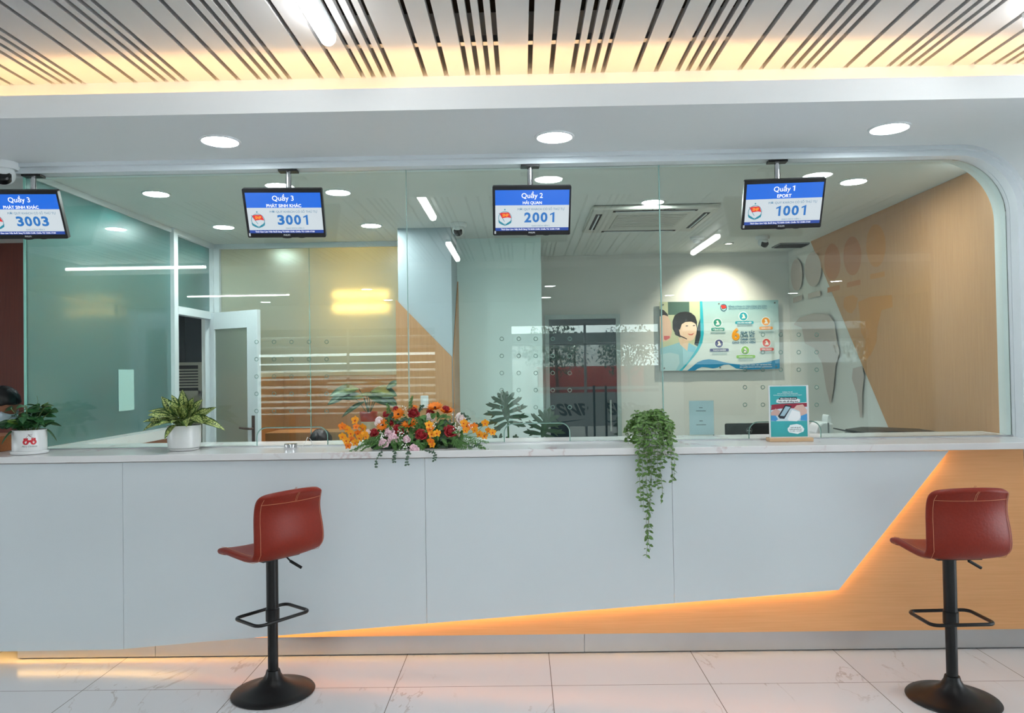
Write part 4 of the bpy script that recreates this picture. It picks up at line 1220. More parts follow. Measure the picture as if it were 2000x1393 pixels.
# long strands traced down the white panel
for pth in ([(1249, 855), (1248, 900), (1250, 950), (1252, 985)], [(1258, 860), (1254, 920), (1257, 960), (1256, 1000)], [(1262, 860), (1262, 930), (1266, 990), (1268, 1030), (1262, 1090)],
            [(1268, 860), (1270, 930), (1270, 985), (1264, 1040), (1270, 1075)], [(1276, 860), (1272, 900), (1273, 960), (1262, 1010), (1264, 1060)], [(1284, 860), (1284, 905), (1281, 940), (1288, 955)],
            [(1290, 860), (1290, 920), (1294, 960), (1291, 985)], [(1296, 860), (1300, 890), (1285, 930), (1284, 950)], [(1307, 865), (1311, 900), (1314, 925), (1313, 945)],
            [(1314, 865), (1318, 900), (1316, 940)], [(1253, 860), (1246, 890), (1248, 925)], [(1280, 860), (1278, 890), (1276, 920)], [(1269, 860), (1264, 890), (1266, 930)], [(1288, 860), (1294, 885), (1292, 905)],
            [(1262, 858), (1258, 880), (1260, 900)], [(1272, 858), (1272, 880), (1274, 905)]):
    w = [P(a_, b_, 'Y', fy + random.uniform(-.015, .005)) - T0 for a_, b_ in pth]
    start = Vector((w[0].x * .6, -.02, .12))
    over = Vector((w[0].x, -.12, .05 + .03 * random.random()))
    strand([start, Vector((w[0].x * .9, -.075, .13)), over, w[0]] + w[1:], .033, .027)
obj('foliage', mb, M['leaf_tr'], t, smooth=60)
obj('vines', st, plain('vine_stem', (128, 140, 110), .6), t)

# ------------------------------------------------------------------ flower arrangement
def frame_to(d):
    d = Vector(d).normalized(); return d.to_track_quat('Z', 'Y').to_matrix()
q = P(815, 874, 'Z', WT)
FA = thing('flower_arrangement', 'long low arrangement of red and pink roses with orange orchids on the counter', 'flower arrangement', (q.x, 4.33, WT))
F0 = FA.location.copy()
def fpos(zx, zy, y=None):
    px_, py_ = 640 + zx / 5.556, 740 + zy / 5.556
    if y is None: y = 4.20 + .15 * max(0, min(1, (878 - py_) / 85.0)) - .02
    return P(px_, py_, 'Y', y) - F0
M['rose_red'] = plain('red_petal', (150, 8, 24), .55, noise=.25, scale=60)
M['rose_pink'] = plain('pink_petal', (232, 196, 206), .55, noise=.06, scale=60)
M['rose_white'] = plain('blush_petal', (240, 222, 220), .55, noise=.05, scale=60)
M['orange'] = plain('orange_petal', (246, 130, 10), .5, noise=.15, scale=60)
M['amber'] = plain('amber_petal', (252, 164, 14), .5, noise=.12, scale=60)
M['darkeye'] = plain('dark_flower_centre', (60, 20, 16), .8)
M['gyp'] = plain('white_blossom', (244, 244, 238), .7)
def rose(p, R, d, mat):
    mb = MB(); Q = frame_to(d)
    for j in range(15):
        f = j / 14.0; az = j * 2.399
        op = .10 + .9 * f; rr = R * (.18 + .62 * f)
        rows = []
        for v_ in range(5):
            v = v_ / 4.0; row = []
            for u_ in range(5):
                u = -1 + u_ / 2.0
                wid = (.55 + .25 * f) * math.sin(math.pi * (.18 + .62 * v))
                a_ = az + u * wid * 1.15
                rad = rr * (.25 + .75 * v ** .7) + R * .18 * f * max(0, v - .7) / .3
                h = R * (-.55 + v * (1.15 - .45 * f)) - R * .22 * f * (max(0, v - .75) / .25) - R * .08 * u * u
                row.append(Vector(p) + Q @ Vector((rad * math.cos(a_), rad * math.sin(a_), h)))
            rows.append(row)
        mb.grid(rows)
    mb.ball(Vector(p), R * .40, 10, 8, (1, 1, 1))
    return obj('rose', mb, mat, FA, smooth=80, solid=.0006)
def daisy(p, R, d, mat, n_=14):
    mb = MB(); Q = frame_to(d)
    for ring in range(2):
        for k in range(n_):
            a_ = 2 * math.pi * (k + .5 * ring) / n_; dd = Q @ Vector((math.cos(a_), math.sin(a_), .30 + .25 * ring))
            leaf(mb, Vector(p) + Q @ Vector((R * .12 * math.cos(a_), R * .12 * math.sin(a_), 0)), dd, Q @ Vector((0, 0, 1)), R * (1 - .15 * ring), R * .38, 0, .3, 5)
    f_ = obj('sunflower', mb, mat, FA, smooth=60)
    obj('flower_centre', MB().ball(Vector(p) + Q @ Vector((0, 0, R * .08)), R * .16, 10, 6), M['darkeye'], f_, smooth=60)
M['lip'] = plain('orchid_lip', (214, 84, 14), .5)
def orchid(p, R, d, mat):
    mb = MB(); Q = frame_to(d)
    for k in range(5):
        a_ = 2 * math.pi * k / 5 + math.pi / 2; dd = Q @ Vector((math.cos(a_), math.sin(a_), .18))
        leaf(mb, Vector(p), dd, Q @ Vector((0, 0, 1)), R, R * (.95 if k in (1, 4) else .62), 0, -.12, 5, 'round')
    mb.tube([Vector(p), Vector(p) + Q @ Vector((0, -.15 * R, .35 * R))], R * .14, 8, r2=R * .08)
    oc = obj('orchid', mb, mat, FA, smooth=60)
    obj('orchid_lip', MB().ball(Vector(p) + Q @ Vector((0, -.12 * R, .22 * R)), R * .2, 8, 6), M['lip'], oc, smooth=60)
fo = obj('foam_tray', MB().prism_y(rrect(-.26, .26, 0, .05, .01), -.03, .09), plain('dark_green_foam', (30, 50, 30), .9), FA)
for zx, zy, R, m in ((740, 335, .022, 'rose_red'), (932, 372, .036, 'rose_red'), (1112, 368, .026, 'rose_red'), (1290, 338, .026, 'rose_red'), (770, 555, .033, 'rose_red'), (1015, 610, .036, 'rose_red'),
                     (1332, 572, .040, 'rose_red'), (505, 590, .028, 'rose_red'), (632, 388, .020, 'rose_red'), (680, 480, .020, 'rose_red'),
                     (560, 468, .032, 'rose_white'), (1112, 420, .028, 'rose_white'), (1450, 430, .033, 'rose_white'), (435, 577, .017, 'rose_white'),
                     (668, 580, .034, 'rose_pink'), (708, 650, .033, 'rose_pink'), (605, 705, .030, 'rose_pink'), (858, 660, .022, 'rose_pink'), (940, 765, .028, 'rose_pink')):
    rose(fpos(zx, zy), R * 1.12, (random.uniform(-.35, .35) + (zx - 980) / 2200, -1, random.uniform(.1, .5)), M[m])
for zx, zy, R, d in ((768, 388, .036, (-.2, -.8, .7)), (890, 498, .042, (-.1, -.55, 1)), (1165, 318, .042, (0, -.5, 1)), (1292, 358, .038, (.1, -.4, 1)), (600, 505, .032, (-.3, -.8, .4)), (1505, 520, .026, (.3, -.9, .3)), (940, 315, .02, (0, -.5, 1))):
    daisy(fpos(zx, zy), R * 1.15, d, M['orange'])
for i, (zx, zy) in enumerate(((160, 518), (215, 545), (300, 450), (310, 520), (385, 530), (255, 590), (330, 590), (160, 625), (200, 670), (260, 660), (400, 600), (350, 640), (225, 725), (300, 690), (420, 625),
                              (1710, 480), (1600, 555), (1650, 600), (1745, 560), (1790, 580), (1700, 620), (1590, 520), (1480, 480), (1500, 560),
                              (1110, 545), (1125, 600), (1185, 590), (1120, 680), (1135, 715), (1100, 500))):
    orchid(fpos(zx, zy, 4.22 + random.uniform(-.03, .05)), random.uniform(.021, .028), (random.uniform(-.5, .5), -1, random.uniform(-.2, .5)), M['amber'] if i % 3 or zx > 1700 else M['orange'])
# orchid stems
mb = MB()
for sg, l in ((0, [(480, 640), (330, 600), (200, 560), (150, 520)]), (0, [(460, 700), (300, 670), (190, 690)]), (0, [(430, 600), (320, 500), (300, 440)]), (1, [(1480, 620), (1620, 570), (1720, 480)]), (1, [(1500, 640), (1680, 620), (1800, 575), (1840, 545)])):
    mb.tube([fpos(a_, b_, 4.25) for a_, b_ in l], .0016, 5)
obj('orchid_stem', mb, M['stem'], FA)
# baby's breath
for zx, zy, n_, sp in ((585, 625, 22, .026), (835, 640, 12, .022), (845, 735, 18, .020), (1150, 505, 18, .026), (1430, 545, 30, .032), (1410, 400, 10, .018), (850, 330, 8, .014), (1545, 500, 8, .014), (790, 600, 10, .02)):
    mb = MB(); c_ = fpos(zx, zy)
    for k in range(n_):
        w = c_ + Vector((random.gauss(0, sp * .6), random.uniform(-.035, -.012), random.gauss(0, sp * .6)))
        mb.ball(w, random.uniform(.0025, .0042), 7, 5)
    obj('baby_breath', mb, M['gyp'], FA, smooth=80)
# fern fronds
def frond(path, wl, n_, mat='leaf_fern', name='fern_frond'):
    mb = MB(); path = [Vector(p) for p in path]; mb.tube(path, .0012, 4)
    tot = sum((b_ - a_).length for a_, b_ in zip(path[:-1], path[1:]))
    for k in range(n_):
        f = (k + .5) / n_; s_ = f * tot
        for a_, b_ in zip(path[:-1], path[1:]):
            L = (b_ - a_).length
            if s_ <= L: p = a_ + (b_ - a_) * s_ / L; t_ = (b_ - a_).normalized(); break
            s_ -= L
        for q_ in range(3):
            an = random.uniform(0, 2 * math.pi); sd = Vector((math.cos(an), math.sin(an) * .5, math.sin(an + 1)))
            leaf(mb, p, t_ * .6 + sd, (0, -1, .4), wl * (1.1 - .6 * f) * random.uniform(.7, 1.2), .0035, .1, 0, 2)
    obj(name, mb, M[mat], FA)
for l in ([(560, 680), (400, 720), (260, 780), (190, 815)], [(560, 660), (430, 690), (330, 740), (300, 790)], [(520, 700), (420, 740), (340, 800)], [(560, 640), (460, 660), (380, 690)],
          [(700, 660), (720, 720), (740, 790)], [(760, 640), (790, 720), (770, 790)], [(900, 560), (920, 640), (900, 700)], [(1350, 640), (1450, 700), (1560, 760)], [(1400, 660), (1560, 680), (1700, 760), (1780, 800), (1850, 825)],
          [(1450, 620), (1600, 660), (1740, 690)], [(1360, 680), (1400, 720), (1500, 750)], [(1500, 680), (1640, 720), (1740, 790)], [(1000, 560), (1010, 480), (990, 410)], [(905, 330), (905, 260), (915, 195)], [(670, 380), (660, 320), (650, 270)],
          [(960, 660), (990, 720), (1040, 770)], [(1200, 420), (1240, 400), (1330, 420)], [(640, 700), (560, 740), (500, 760)]):
    frond([fpos(a_, b_, 4.19 if b_ > 600 else 4.26) for a_, b_ in l], .022, 34)
# eucalyptus
def sprig(l, s_, y, name='eucalyptus_sprig'):
    mb = MB(); path = [fpos(a_, b_, y) for a_, b_ in l]; mb.tube(path, .0014, 5)
    for i_, p in enumerate(path[1:]):
        for k in range(2):
            f = path[i_].lerp(p, (k + 1) / 2.0); an = random.uniform(0, 6.28)
            for kk in (0, math.pi):
                leaf(mb, f, (math.cos(an + kk), math.sin(an + kk) * .4 - .15, random.uniform(-1, .2)), (random.uniform(-.5, .5), -1, .2), s_ * random.uniform(.7, 1.35), s_ * .8, 0, .1, 6, 'oval')
    obj(name, mb, M['leaf_eu'], FA, smooth=60)
for l in ([(590, 770), (560, 830), (525, 890), (525, 950)], [(715, 770), (735, 810), (720, 850), (722, 900)], [(880, 760), (875, 810), (860, 870), (862, 930)], [(1150, 770), (1160, 830), (1158, 880)], [(1050, 770), (1090, 780), (1140, 790)], [(1500, 710), (1580, 740), (1640, 700)]):
    sprig(l, .014, 4.128)
for l in ([(760, 470), (700, 430), (640, 420)], [(660, 470), (690, 400), (700, 360)], [(1200, 640), (1240, 600), (1270, 680)], [(1180, 500), (1220, 470), (1260, 520)], [(1200, 700), (1230, 740), (1290, 740)], [(830, 440), (800, 460), (760, 470)], [(1080, 640), (1190, 660), (1250, 650)],
          [(1350, 430), (1300, 460), (1320, 500)], [(1240, 440), (1280, 470), (1260, 540)], [(850, 600), (900, 640), (940, 600)], [(1180, 560), (1230, 560), (1280, 600)], [(980, 330), (1010, 320), (1020, 290)], [(1560, 480), (1640, 490), (1660, 500)], [(1560, 460), (1500, 400), (1470, 380)], [(420, 640), (430, 700), (480, 690)], [(700, 720), (660, 740), (640, 750)], [(830, 420), (850, 440), (880, 440)]):
    sprig(l, .018, 4.27)
# loose dark leaves filling behind the blooms
mb = MB()
for k in range(420):
    zx = random.uniform(480, 1480); zy = random.uniform(400, 740)
    if abs(zx - 980) / 520 + (740 - zy) / 430 > 1.25: continue
    p = fpos(zx, zy, random.uniform(4.24, 4.38)); an = random.uniform(0, 6.28)
    leaf(mb, p, (math.cos(an), -.4, math.sin(an)), (0, -1, .3), random.uniform(.03, .05), random.uniform(.014, .022), 0, .2, 4)
obj('filler_leaves', mb, M['leaf_fern'], FA, smooth=60)

# ------------------------------------------------------------------ small things on the counter
q = P(568, 877, 'Z', WT)
t = thing('call_button', 'small round silver and clear device with a white cable on the counter', 'device', (q.x, q.y, WT))
obj('body', MB().lathe([(.036, 0), (.037, .002), (.037, .012), (.034, .013), (.034, .016), (.037, .017), (.037, .028), (.035, .030), (.0001, .030)], 36), M['chrome'], t, smooth=35)
mb = MB(); mb.tube([(.037, .0, .012), (.06, .01, .006), (.075, .03, .03), (.085, .05, .062), (.10, .055, .05), (.108, .07, .012), (.108, .075, .0025), (.10, .16, .0025)], .0016, 7)
obj('cable', mb, M['pot'], t, smooth=60)

q = P(1371, 851, 'Z', WT)
t = thing('sign_holder', 'clear acrylic holder with a pale blue sheet behind the glass', 'sign', (q.x, q.y, WT), math.radians(-2))
hh = P(1371, 783, 'Y', q.y).z - WT; hw = 48 / 2 / F * q.y
obj('acrylic_stand', MB().box(-hw, hw, .002, .005, .004, hh + .004).box(-hw, hw, -.002, .045, 0, .004), M['acrylic'], t)
obj('sheet', MB().box(-hw + .002, hw - .002, -.0005, .0015, .006, hh), M['paper'], t)
mb = MB()
for z_, w_ in ((.80, .022), (.71, .062), (.42, .022), (.31, .062)):
    mb.flat([(-w_ / 2 - .004, hh * z_ - .0015), (w_ / 2 - .004, hh * z_ - .0015), (w_ / 2 - .004, hh * z_ + .0015), (-w_ / 2 - .004, hh * z_ + .0015)], -.001)
obj('printed_lines', mb, plain('sheet_print', (60, 76, 84), .6), t)

q = P(1546, 863, 'Z', WT)
t = thing('leaflet_stand', 'upright teal poster in a white frame on a small wooden base', 'poster stand', (q.x, q.y, WT), math.radians(-1.5))
ph = P(1544, 753, 'Y', q.y).z - WT; pw = 77 / F * q.y
obj('base', MB().box(-.126, .126, -.002, .07, 0, .022), wood('beech', (196, 160, 124), (212, 178, 140), 'x'), t, bevel=.003)
fp_ = obj('panel', MB().box(-pw / 2 - .002, pw / 2 - .002, .03, .034, .020, ph), M['pot'], t)
def U2(zx): return ((zx - 1245) / 510.0 - .5) * pw - .002
def V2(zy): return .020 + (765 - zy) / 688.0 * (ph - .020)
lay2 = [0]
def art2(name, l, c):
    lay2[0] += 1
    return obj(name, MB().flat([(U2(a_), V2(b_)) for a_, b_ in l][::1], .0299 - .00015 * lay2[0]), pcol(c), fp_)
art2('print', [(1265, 750), (1735, 750), (1727, 90), (1262, 90)], (56, 168, 172))
art2('print', [(1272, 545), (1732, 545), (1732, 300), (1272, 340)], (206, 224, 230))
art2('print', [(1272, 400), (1280, 330), (1400, 318), (1732, 310), (1732, 360), (1560, 380), (1400, 380)], (150, 40, 60))
art2('print', [(1268, 430), (1330, 380), (1390, 410), (1370, 470), (1320, 480), (1270, 470)], (206, 170, 160))
art2('print', [(1272, 470), (1330, 470), (1360, 520), (1330, 545), (1272, 540)], (70, 150, 206))
art2('print', [(1560, 385), (1600, 340), (1680, 330), (1730, 400), (1728, 480), (1650, 480), (1640, 420)], (214, 180, 168))
art2('print', [(1650, 480), (1732, 450), (1732, 545), (1645, 540)], (70, 150, 206))
art2('print', [(1480, 520), (1540, 400), (1640, 430), (1650, 500), (1600, 550), (1500, 545)], (240, 244, 246))
art2('print', [(1358, 480), (1455, 330), (1538, 350), (1440, 515), (1380, 510)], (34, 40, 52))
art2('print', [(1385, 475), (1460, 350), (1520, 362), (1440, 480)], (160, 190, 204))
art2('label_white', [(1340, 300), (1345, 265), (1380, 250), (1600, 250), (1645, 262), (1640, 300), (1600, 306), (1380, 310)], (244, 248, 248))
art2('label_dark', [(1376, 265), (1372, 250), (1390, 234), (1600, 232), (1612, 250), (1596, 268)], (30, 56, 64))
art2('cloud', [(1480, 670), (1478, 640), (1500, 620), (1510, 598), (1560, 590), (1600, 585), (1650, 600), (1670, 620), (1690, 650), (1680, 685), (1640, 700), (1605, 716), (1560, 706), (1500, 696)], (236, 246, 248))
mb = MB(); y_ = .0299 - .00015 * (lay2[0] + 1)
mb = MB(); put_text(mb, 'TÂN CẢNG SÀI GÒN', U2(1492), V2(250), 205 / 510 * pw, None, y_, .04); obj('white_lettering', mb, pcol((246, 250, 250)), fp_)
mb = MB(); put_text(mb, 'THÔNG TIN VỀ', U2(1485), V2(162), 130 / 510 * pw, None, y_, .01); obj('white_lettering', mb, pcol((246, 250, 250)), fp_)
mb = MB(); put_text(mb, 'KHẢO SÁT KHÁCH HÀNG THƯỜNG NIÊN', U2(1487), V2(183), 260 / 510 * pw, None, y_, .01); obj('white_lettering', mb, pcol((246, 250, 250)), fp_)
mb = MB(); put_text(mb, 'Sự hài lòng của quý khách là thành công của chúng tôi', U2(1487), V2(205), 360 / 510 * pw, None, y_, 0); obj('white_lettering', mb, pcol((246, 250, 250)), fp_)
mb = MB(); put_text(mb, 'Thấu hiểu để đồng hành', U2(1492), V2(290), 260 / 510 * pw, None, y_, .03); obj('dark_lettering', mb, pcol((30, 56, 64)), fp_)
mb = MB(); put_text(mb, 'QUÉT MÃ QR ĐỂ', U2(1580), V2(630), 130 / 510 * pw, None, y_, .03); obj('dark_lettering', mb, pcol((30, 56, 64)), fp_)
mb = MB(); put_text(mb, 'THAM GIA KHẢO SÁT', U2(1580), V2(653), 165 / 510 * pw, None, y_, .03); obj('dark_lettering', mb, pcol((30, 56, 64)), fp_)
mb = MB(); put_text(mb, '15.11.2021 - 15.12.2021', U2(1582), V2(677), 155 / 510 * pw, None, y_, .02); obj('dark_lettering', mb, pcol((30, 56, 64)), fp_)

# ------------------------------------------------------------------ behind the glass
t = thing('office_desk', 'long white working desk behind the reception counter', 'desk', (0, 5.3, 0))
obj('desk_top', MB().box(-2.85, 2.85, -.32, .32, .72, .75), M['white'], t)
obj('modesty_panel', MB().box(-2.82, 2.82, -.32, -.30, .05, .72), M['white'], t)
for xx in (-2.85, 0.0, 2.82): obj('leg_panel', MB().box(xx, xx + .03, -.3, .3, 0, .72), M['white'], t)
q = P(1462, 840, 'Y', 5.3)
t = thing('monitor', 'back of a black computer monitor with a ring logo behind the glass', 'monitor', (q.x, 5.3, .75))
tz = P(1462, 827, 'Y', 5.3).z - .75; tw = 88 / F * 5.3 / 2
sh = obj('housing', MB().prism_y(rrect(-tw, tw, tz - .235, tz, .012, 4), 0, .03), M['black'], t, bevel=.003)
zc_ = P(1462, 841, 'Y', 5.3).z - .75
obj('logo_ring', MB().strip_ring(ell(0.004, zc_, .019, .019, 28), ell(0.004, zc_, .0215, .0215, 28), -.001), M['grey'], sh)
mb = MB(); put_text(mb, 'DELL', 0.004, zc_, .03, .010, -.001, .03); obj('logo_letters', mb, M['logo'], sh)
obj('stand', MB().box(-.03, .03, .03, .05, .01, tz - .08).box(-.10, .10, -.04, .12, 0, .012), M['black'], t)
q = P(1603, 838, 'Y', 5.25)
t = thing('label_printer', 'small white rounded machine on the desk right of the teal stand', 'printer', (q.x, 5.25, .75))
tz = P(1603, 823, 'Y', 5.25).z - .75
mb = MB(); mb.prism_y([(-.062, 0), (.062, 0), (.062, tz - .01), (-.01, tz), (-.045, tz - .025), (-.062, tz - .07)], -.07, .09)
obj('housing', mb, M['pot'], t, bevel=.012)
obj('paper_slot', MB().box(.020, .030, -.073, .05, tz - .09, tz - .006), M['grey'], t)
obj('roll_holder', MB().prism_y(ell(.045, tz + .0, .012, .045, 16), -.04, .06), M['pot'], t)
q = P(1757, 845, 'Y', 5.2)
t = thing('document_scanner', 'flat black machine lid seen low behind the glass by the oak wall', 'scanner', (q.x, 5.2, .75))
tz = P(1757, 846, 'Y', 5.2).z - .75
xa = P(1660, 846, 'Y', 5.2).x - q.x; xb = P(1852, 846, 'Y', 5.2).x - q.x
obj('body', MB().box(xa + .12, xb, 0, .38, 0, tz - .02), M['grey'], t, bevel=.01)
obj('lid', MB().prism_y([(xa + .13, tz - .018), (xb, tz - .018), (xb, tz - .005), (xb - .3, tz + .012), (xa + .25, tz + .015), (xa + .13, tz)], -.02, .38), M['black'], t, bevel=.003)
obj('tray', MB().prism_y([(xa + .13, tz - .02), (xa + .13, tz - .008), (xa, tz + .020), (xa, tz + .012)], .02, .3), M['black'], t)
q = P(829, 785, 'Y', 6.565)
t = thing('light_switch', 'small white switch plate on the oak-clad column', 'switch', (q.x, 6.573, q.z))
obj('plate', MB().prism_y(rrect(-.035, .035, -.055, .055, .008), -.008, 0), M['pot'], t, bevel=.002)
obj('rocker', MB().box(-.015, .015, -.012, -.008, -.025, .025), M['white'], t)

# lobed-leaf plant behind the counter
q = P(994, 865, 'Y', 6.0)
t = thing('potted_plant', 'dark plant with deeply lobed leaves standing behind the glass', 'potted plant', (q.x + .05, 6.0, 0))
T1 = t.location.copy()
obj('pot', MB().lathe([(.13, 0), (.16, .30), (.165, .34), (.15, .34), (.145, .30), (.0001, .30)], 32), M['grey'], t, smooth=40)
mb = MB(); st = MB()
def lobed(tip_px, base_px, y, n_=6, wide=1.0, tilt=.12):
    a_ = P(*base_px, 'Y', y) - T1; b_ = P(*tip_px, 'Y', y + tilt) - T1
    ax = b_ - a_; L = ax.length; ax.normalize(); sd = ax.cross(Vector((0, -1, 0))).normalized()
    for s_ in (-1, 1):
        for k in range(n_):
            f = k / (n_ - 1.0)
            th = math.radians(118 - 92 * f)
            dd = ax * math.cos(th) + sd * s_ * math.sin(th)
            p0 = a_ + ax * L * (.02 + .62 * f)
            Lk = L * wide * (.62 + .25 * math.sin(math.pi * f) - .18 * f)
            leaf(mb, p0, dd + ax * .12, (0, -1, .2), Lk, L * .13, .10, .06, 7, 'round')
            leaf(mb, p0 + dd * Lk * .55, dd * .8 + ax * .6, (0, -1, .2), Lk * .34, L * .07, .05, .06, 4, 'lance')
            leaf(mb, p0 + dd * Lk * .45, dd * .8 - ax * .6, (0, -1, .2), Lk * .28, L * .06, .05, .06, 4, 'lance')
    leaf(mb, a_ + ax * L * .5, ax, (0, -1, .2), L * .55, L * .15, .05, .1, 6, 'round')
    leaf(mb, a_, ax, (0, -1, .1), L * .85, L * .22, .0, .05, 6, 'round')
    st.tube([(0.0, 0, .3), Vector((a_.x * .8, a_.y * .6, .7)), a_], .007, 7)
lobed((981, 762), (992, 825), 5.95, 6, .85)
lobed((1074, 796), (1058, 858), 6.0, 6, .8)
lobed((1008, 848), (1003, 880), 5.85, 4, .7)
lobed((962, 850), (985, 875), 6.1, 4, .7)
obj('foliage', mb, M['leaf_ph'], t, smooth=60)
obj('stems', st, M['leaf_dk'], t)
obj('soil', MB().lathe([(.145, .305), (.0001, .31)], 20), M['soil'], t)

# cabinet and striped plant in the back office
q = P(720, 800, 'Y', 7.75)
o = obj('low_cabinet', MB().box(-2.6, -1.05, 7.55, 8.0, 0, 1.0), M['wood_v']); tag(o, 'low warm-brown cabinet behind the frosted back wall', 'cabinet')
t = thing('potted_plant', 'broad-leaved striped plant in a red and white pot behind the rear glass', 'potted plant', (q.x, 7.75, 1.0))
obj('pot', MB().lathe([(.07, 0), (.09, .16), (.093, .19), (.085, .19), (.08, .16), (.0001, .16)], 32), plain('red_pot', (196, 40, 50), .4), t, smooth=40)
obj('pot_band', MB().lathe([(.0715, .01), (.083, .09), (.0815, .092)], 32), M['pot'], t)
mb = MB(); st = MB()
for i, (zx, zy, L, W_, an) in enumerate(((960, 600, .30, .17, 178), (1350, 610, .30, .18, 8), (1440, 540, .22, .10, 50), (900, 680, .22, .12, 200), (1290, 680, .26, .12, -20), (1040, 660, .24, .12, 160), (1050, 770, .26, .07, 215), (1190, 640, .2, .06, 150), (1400, 700, .2, .12, -30))):
    c_ = P(480 + zx / 5.0, 640 + zy / 5.0, 'Y', 7.7) - t.location; a_ = math.radians(an)
    d = Vector((math.cos(a_), -.25, math.sin(a_) * .6))
    p = c_ - d.normalized() * L / 2
    leaf(mb, p, d, (0, -.7, .8), L, W_, .25, .15, 7, 'oval'); st.tube([(0, 0, .15), Vector((p.x * .5, p.y * .5, p.z * .6 + .08)), p], .004, 6)
obj('foliage', mb, M['leaf_ca'], t, smooth=60); obj('stems', st, M['leaf_dk'], t)

# air cooler seen through the office door
q = P(362, 731, 'Y', 8.7)
t = thing('air_cooler', 'beige louvred air cooler seen through the open office doorway', 'air cooler', (q.x + .02, 8.7, 0))
zt_ = P(362, 708, 'Y', 8.7).z; zb_ = P(362, 757, 'Y', 8.7).z
mb = MB(); mb.box(-.22, .17, .03, .4, 0, zt_); mb.box(-.22, -.15, 0, .03, zb_ - .1, zt_); mb.box(.13, .17, 0, .03, zb_ - .1, zt_); mb.box(-.15, .13, 0, .03, zt_ - .035, zt_); mb.box(-.22, .17, 0, .03, 0, zb_ - .04)
obj('housing', mb, M['beige'], t)
obj('recess', MB().box(-.15, .13, .022, .029, zb_ - .04, zt_ - .035), M['plenum'], t)
mb = MB(); n_ = 7
for k in range(n_):
    z_ = zb_ - .02 + (zt_ - .06 - zb_) * (k + .5) / n_; mb.box(-.15, .13, .002, .022, z_, z_ + .018)
obj('louvres', mb, M['beige'], t)

# ------------------------------------------------------------------ people
def remesh_body(name, mb, mat, par, vox=.014):
    o = obj(name, mb, mat, par)
    m = o.modifiers.new('r', 'REMESH'); m.mode = 'VOXEL'; m.voxel_size = vox; m.use_smooth_shade = True
    s_ = o.modifiers.new('s', 'SMOOTH'); s_.iterations = 3; s_.factor = .6
    return o
def head_into(mb, c, Mh, ears=True):
    mb.ball(c, 1, 24, 18, (.076, .096, .098), Mh)                      # skull; local +Y is the face
    mb.ball(Vector(c) + Mh @ Vector((0, .022, -.055)), 1, 20, 14, (.058, .068, .066), Mh)
    mb.ball(Vector(c) + Mh @ Vector((0, .060, -.098)), 1, 12, 8, (.028, .026, .022), Mh)   # chin
    mb.ball(Vector(c) + Mh @ Vector((0, .100, -.035)), 1, 12, 10, (.014, .020, .022), Mh)  # nose
    mb.ball(Vector(c) + Mh @ Vector((0, .092, -.010)), 1, 12, 10, (.010, .014, .026), Mh)
    mb.ball(Vector(c) + Mh @ Vector((0, .086, -.070)), 1, 12, 8, (.024, .012, .012), Mh)   # lips
    for s_ in (-1, 1):
        mb.ball(Vector(c) + Mh @ Vector((.030 * s_, .084, .012)), 1, 10, 8, (.022, .014, .010), Mh)  # brow
        if ears: mb.ball(Vector(c) + Mh @ Vector((.079 * s_, -.004, -.020)), 1, 10, 10, (.010, .020, .032), Mh)
def hair_cap(name, c, Mh, par, long=False, back=-.06):
    hb = MB(); rows = []
    nu, nv = 28, 12
    for j in range(nv + 1):
        row = []
        for i in range(nu):
            ph = 2 * math.pi * i / nu; fx, fy_ = math.sin(ph), math.cos(ph)       # fy_ = 1 at the face
            lim = 1.05 + .62 * (1 - fy_) / 2 + (.12 if abs(fx) > .8 else 0)
            if long: lim = 1.1 + .85 * (1 - fy_) / 2
            th = lim * j / nv
            r_ = 1.0 + .015 * math.sin(7 * ph + j)
            row.append(Vector(c) + Mh @ Vector((.085 * r_ * math.sin(th) * fx, .106 * r_ * math.sin(th) * fy_ - .004, .109 * r_ * math.cos(th))))
        row.append(row[0]); rows.append(row)
    if long:
        row = [p + Mh @ Vector((0, -.01, -.10)) for p in rows[-1]]; rows.append(row)
    hb.grid(rows)
    return obj(name, hb, M['hair'], par, smooth=80, solid=.008)

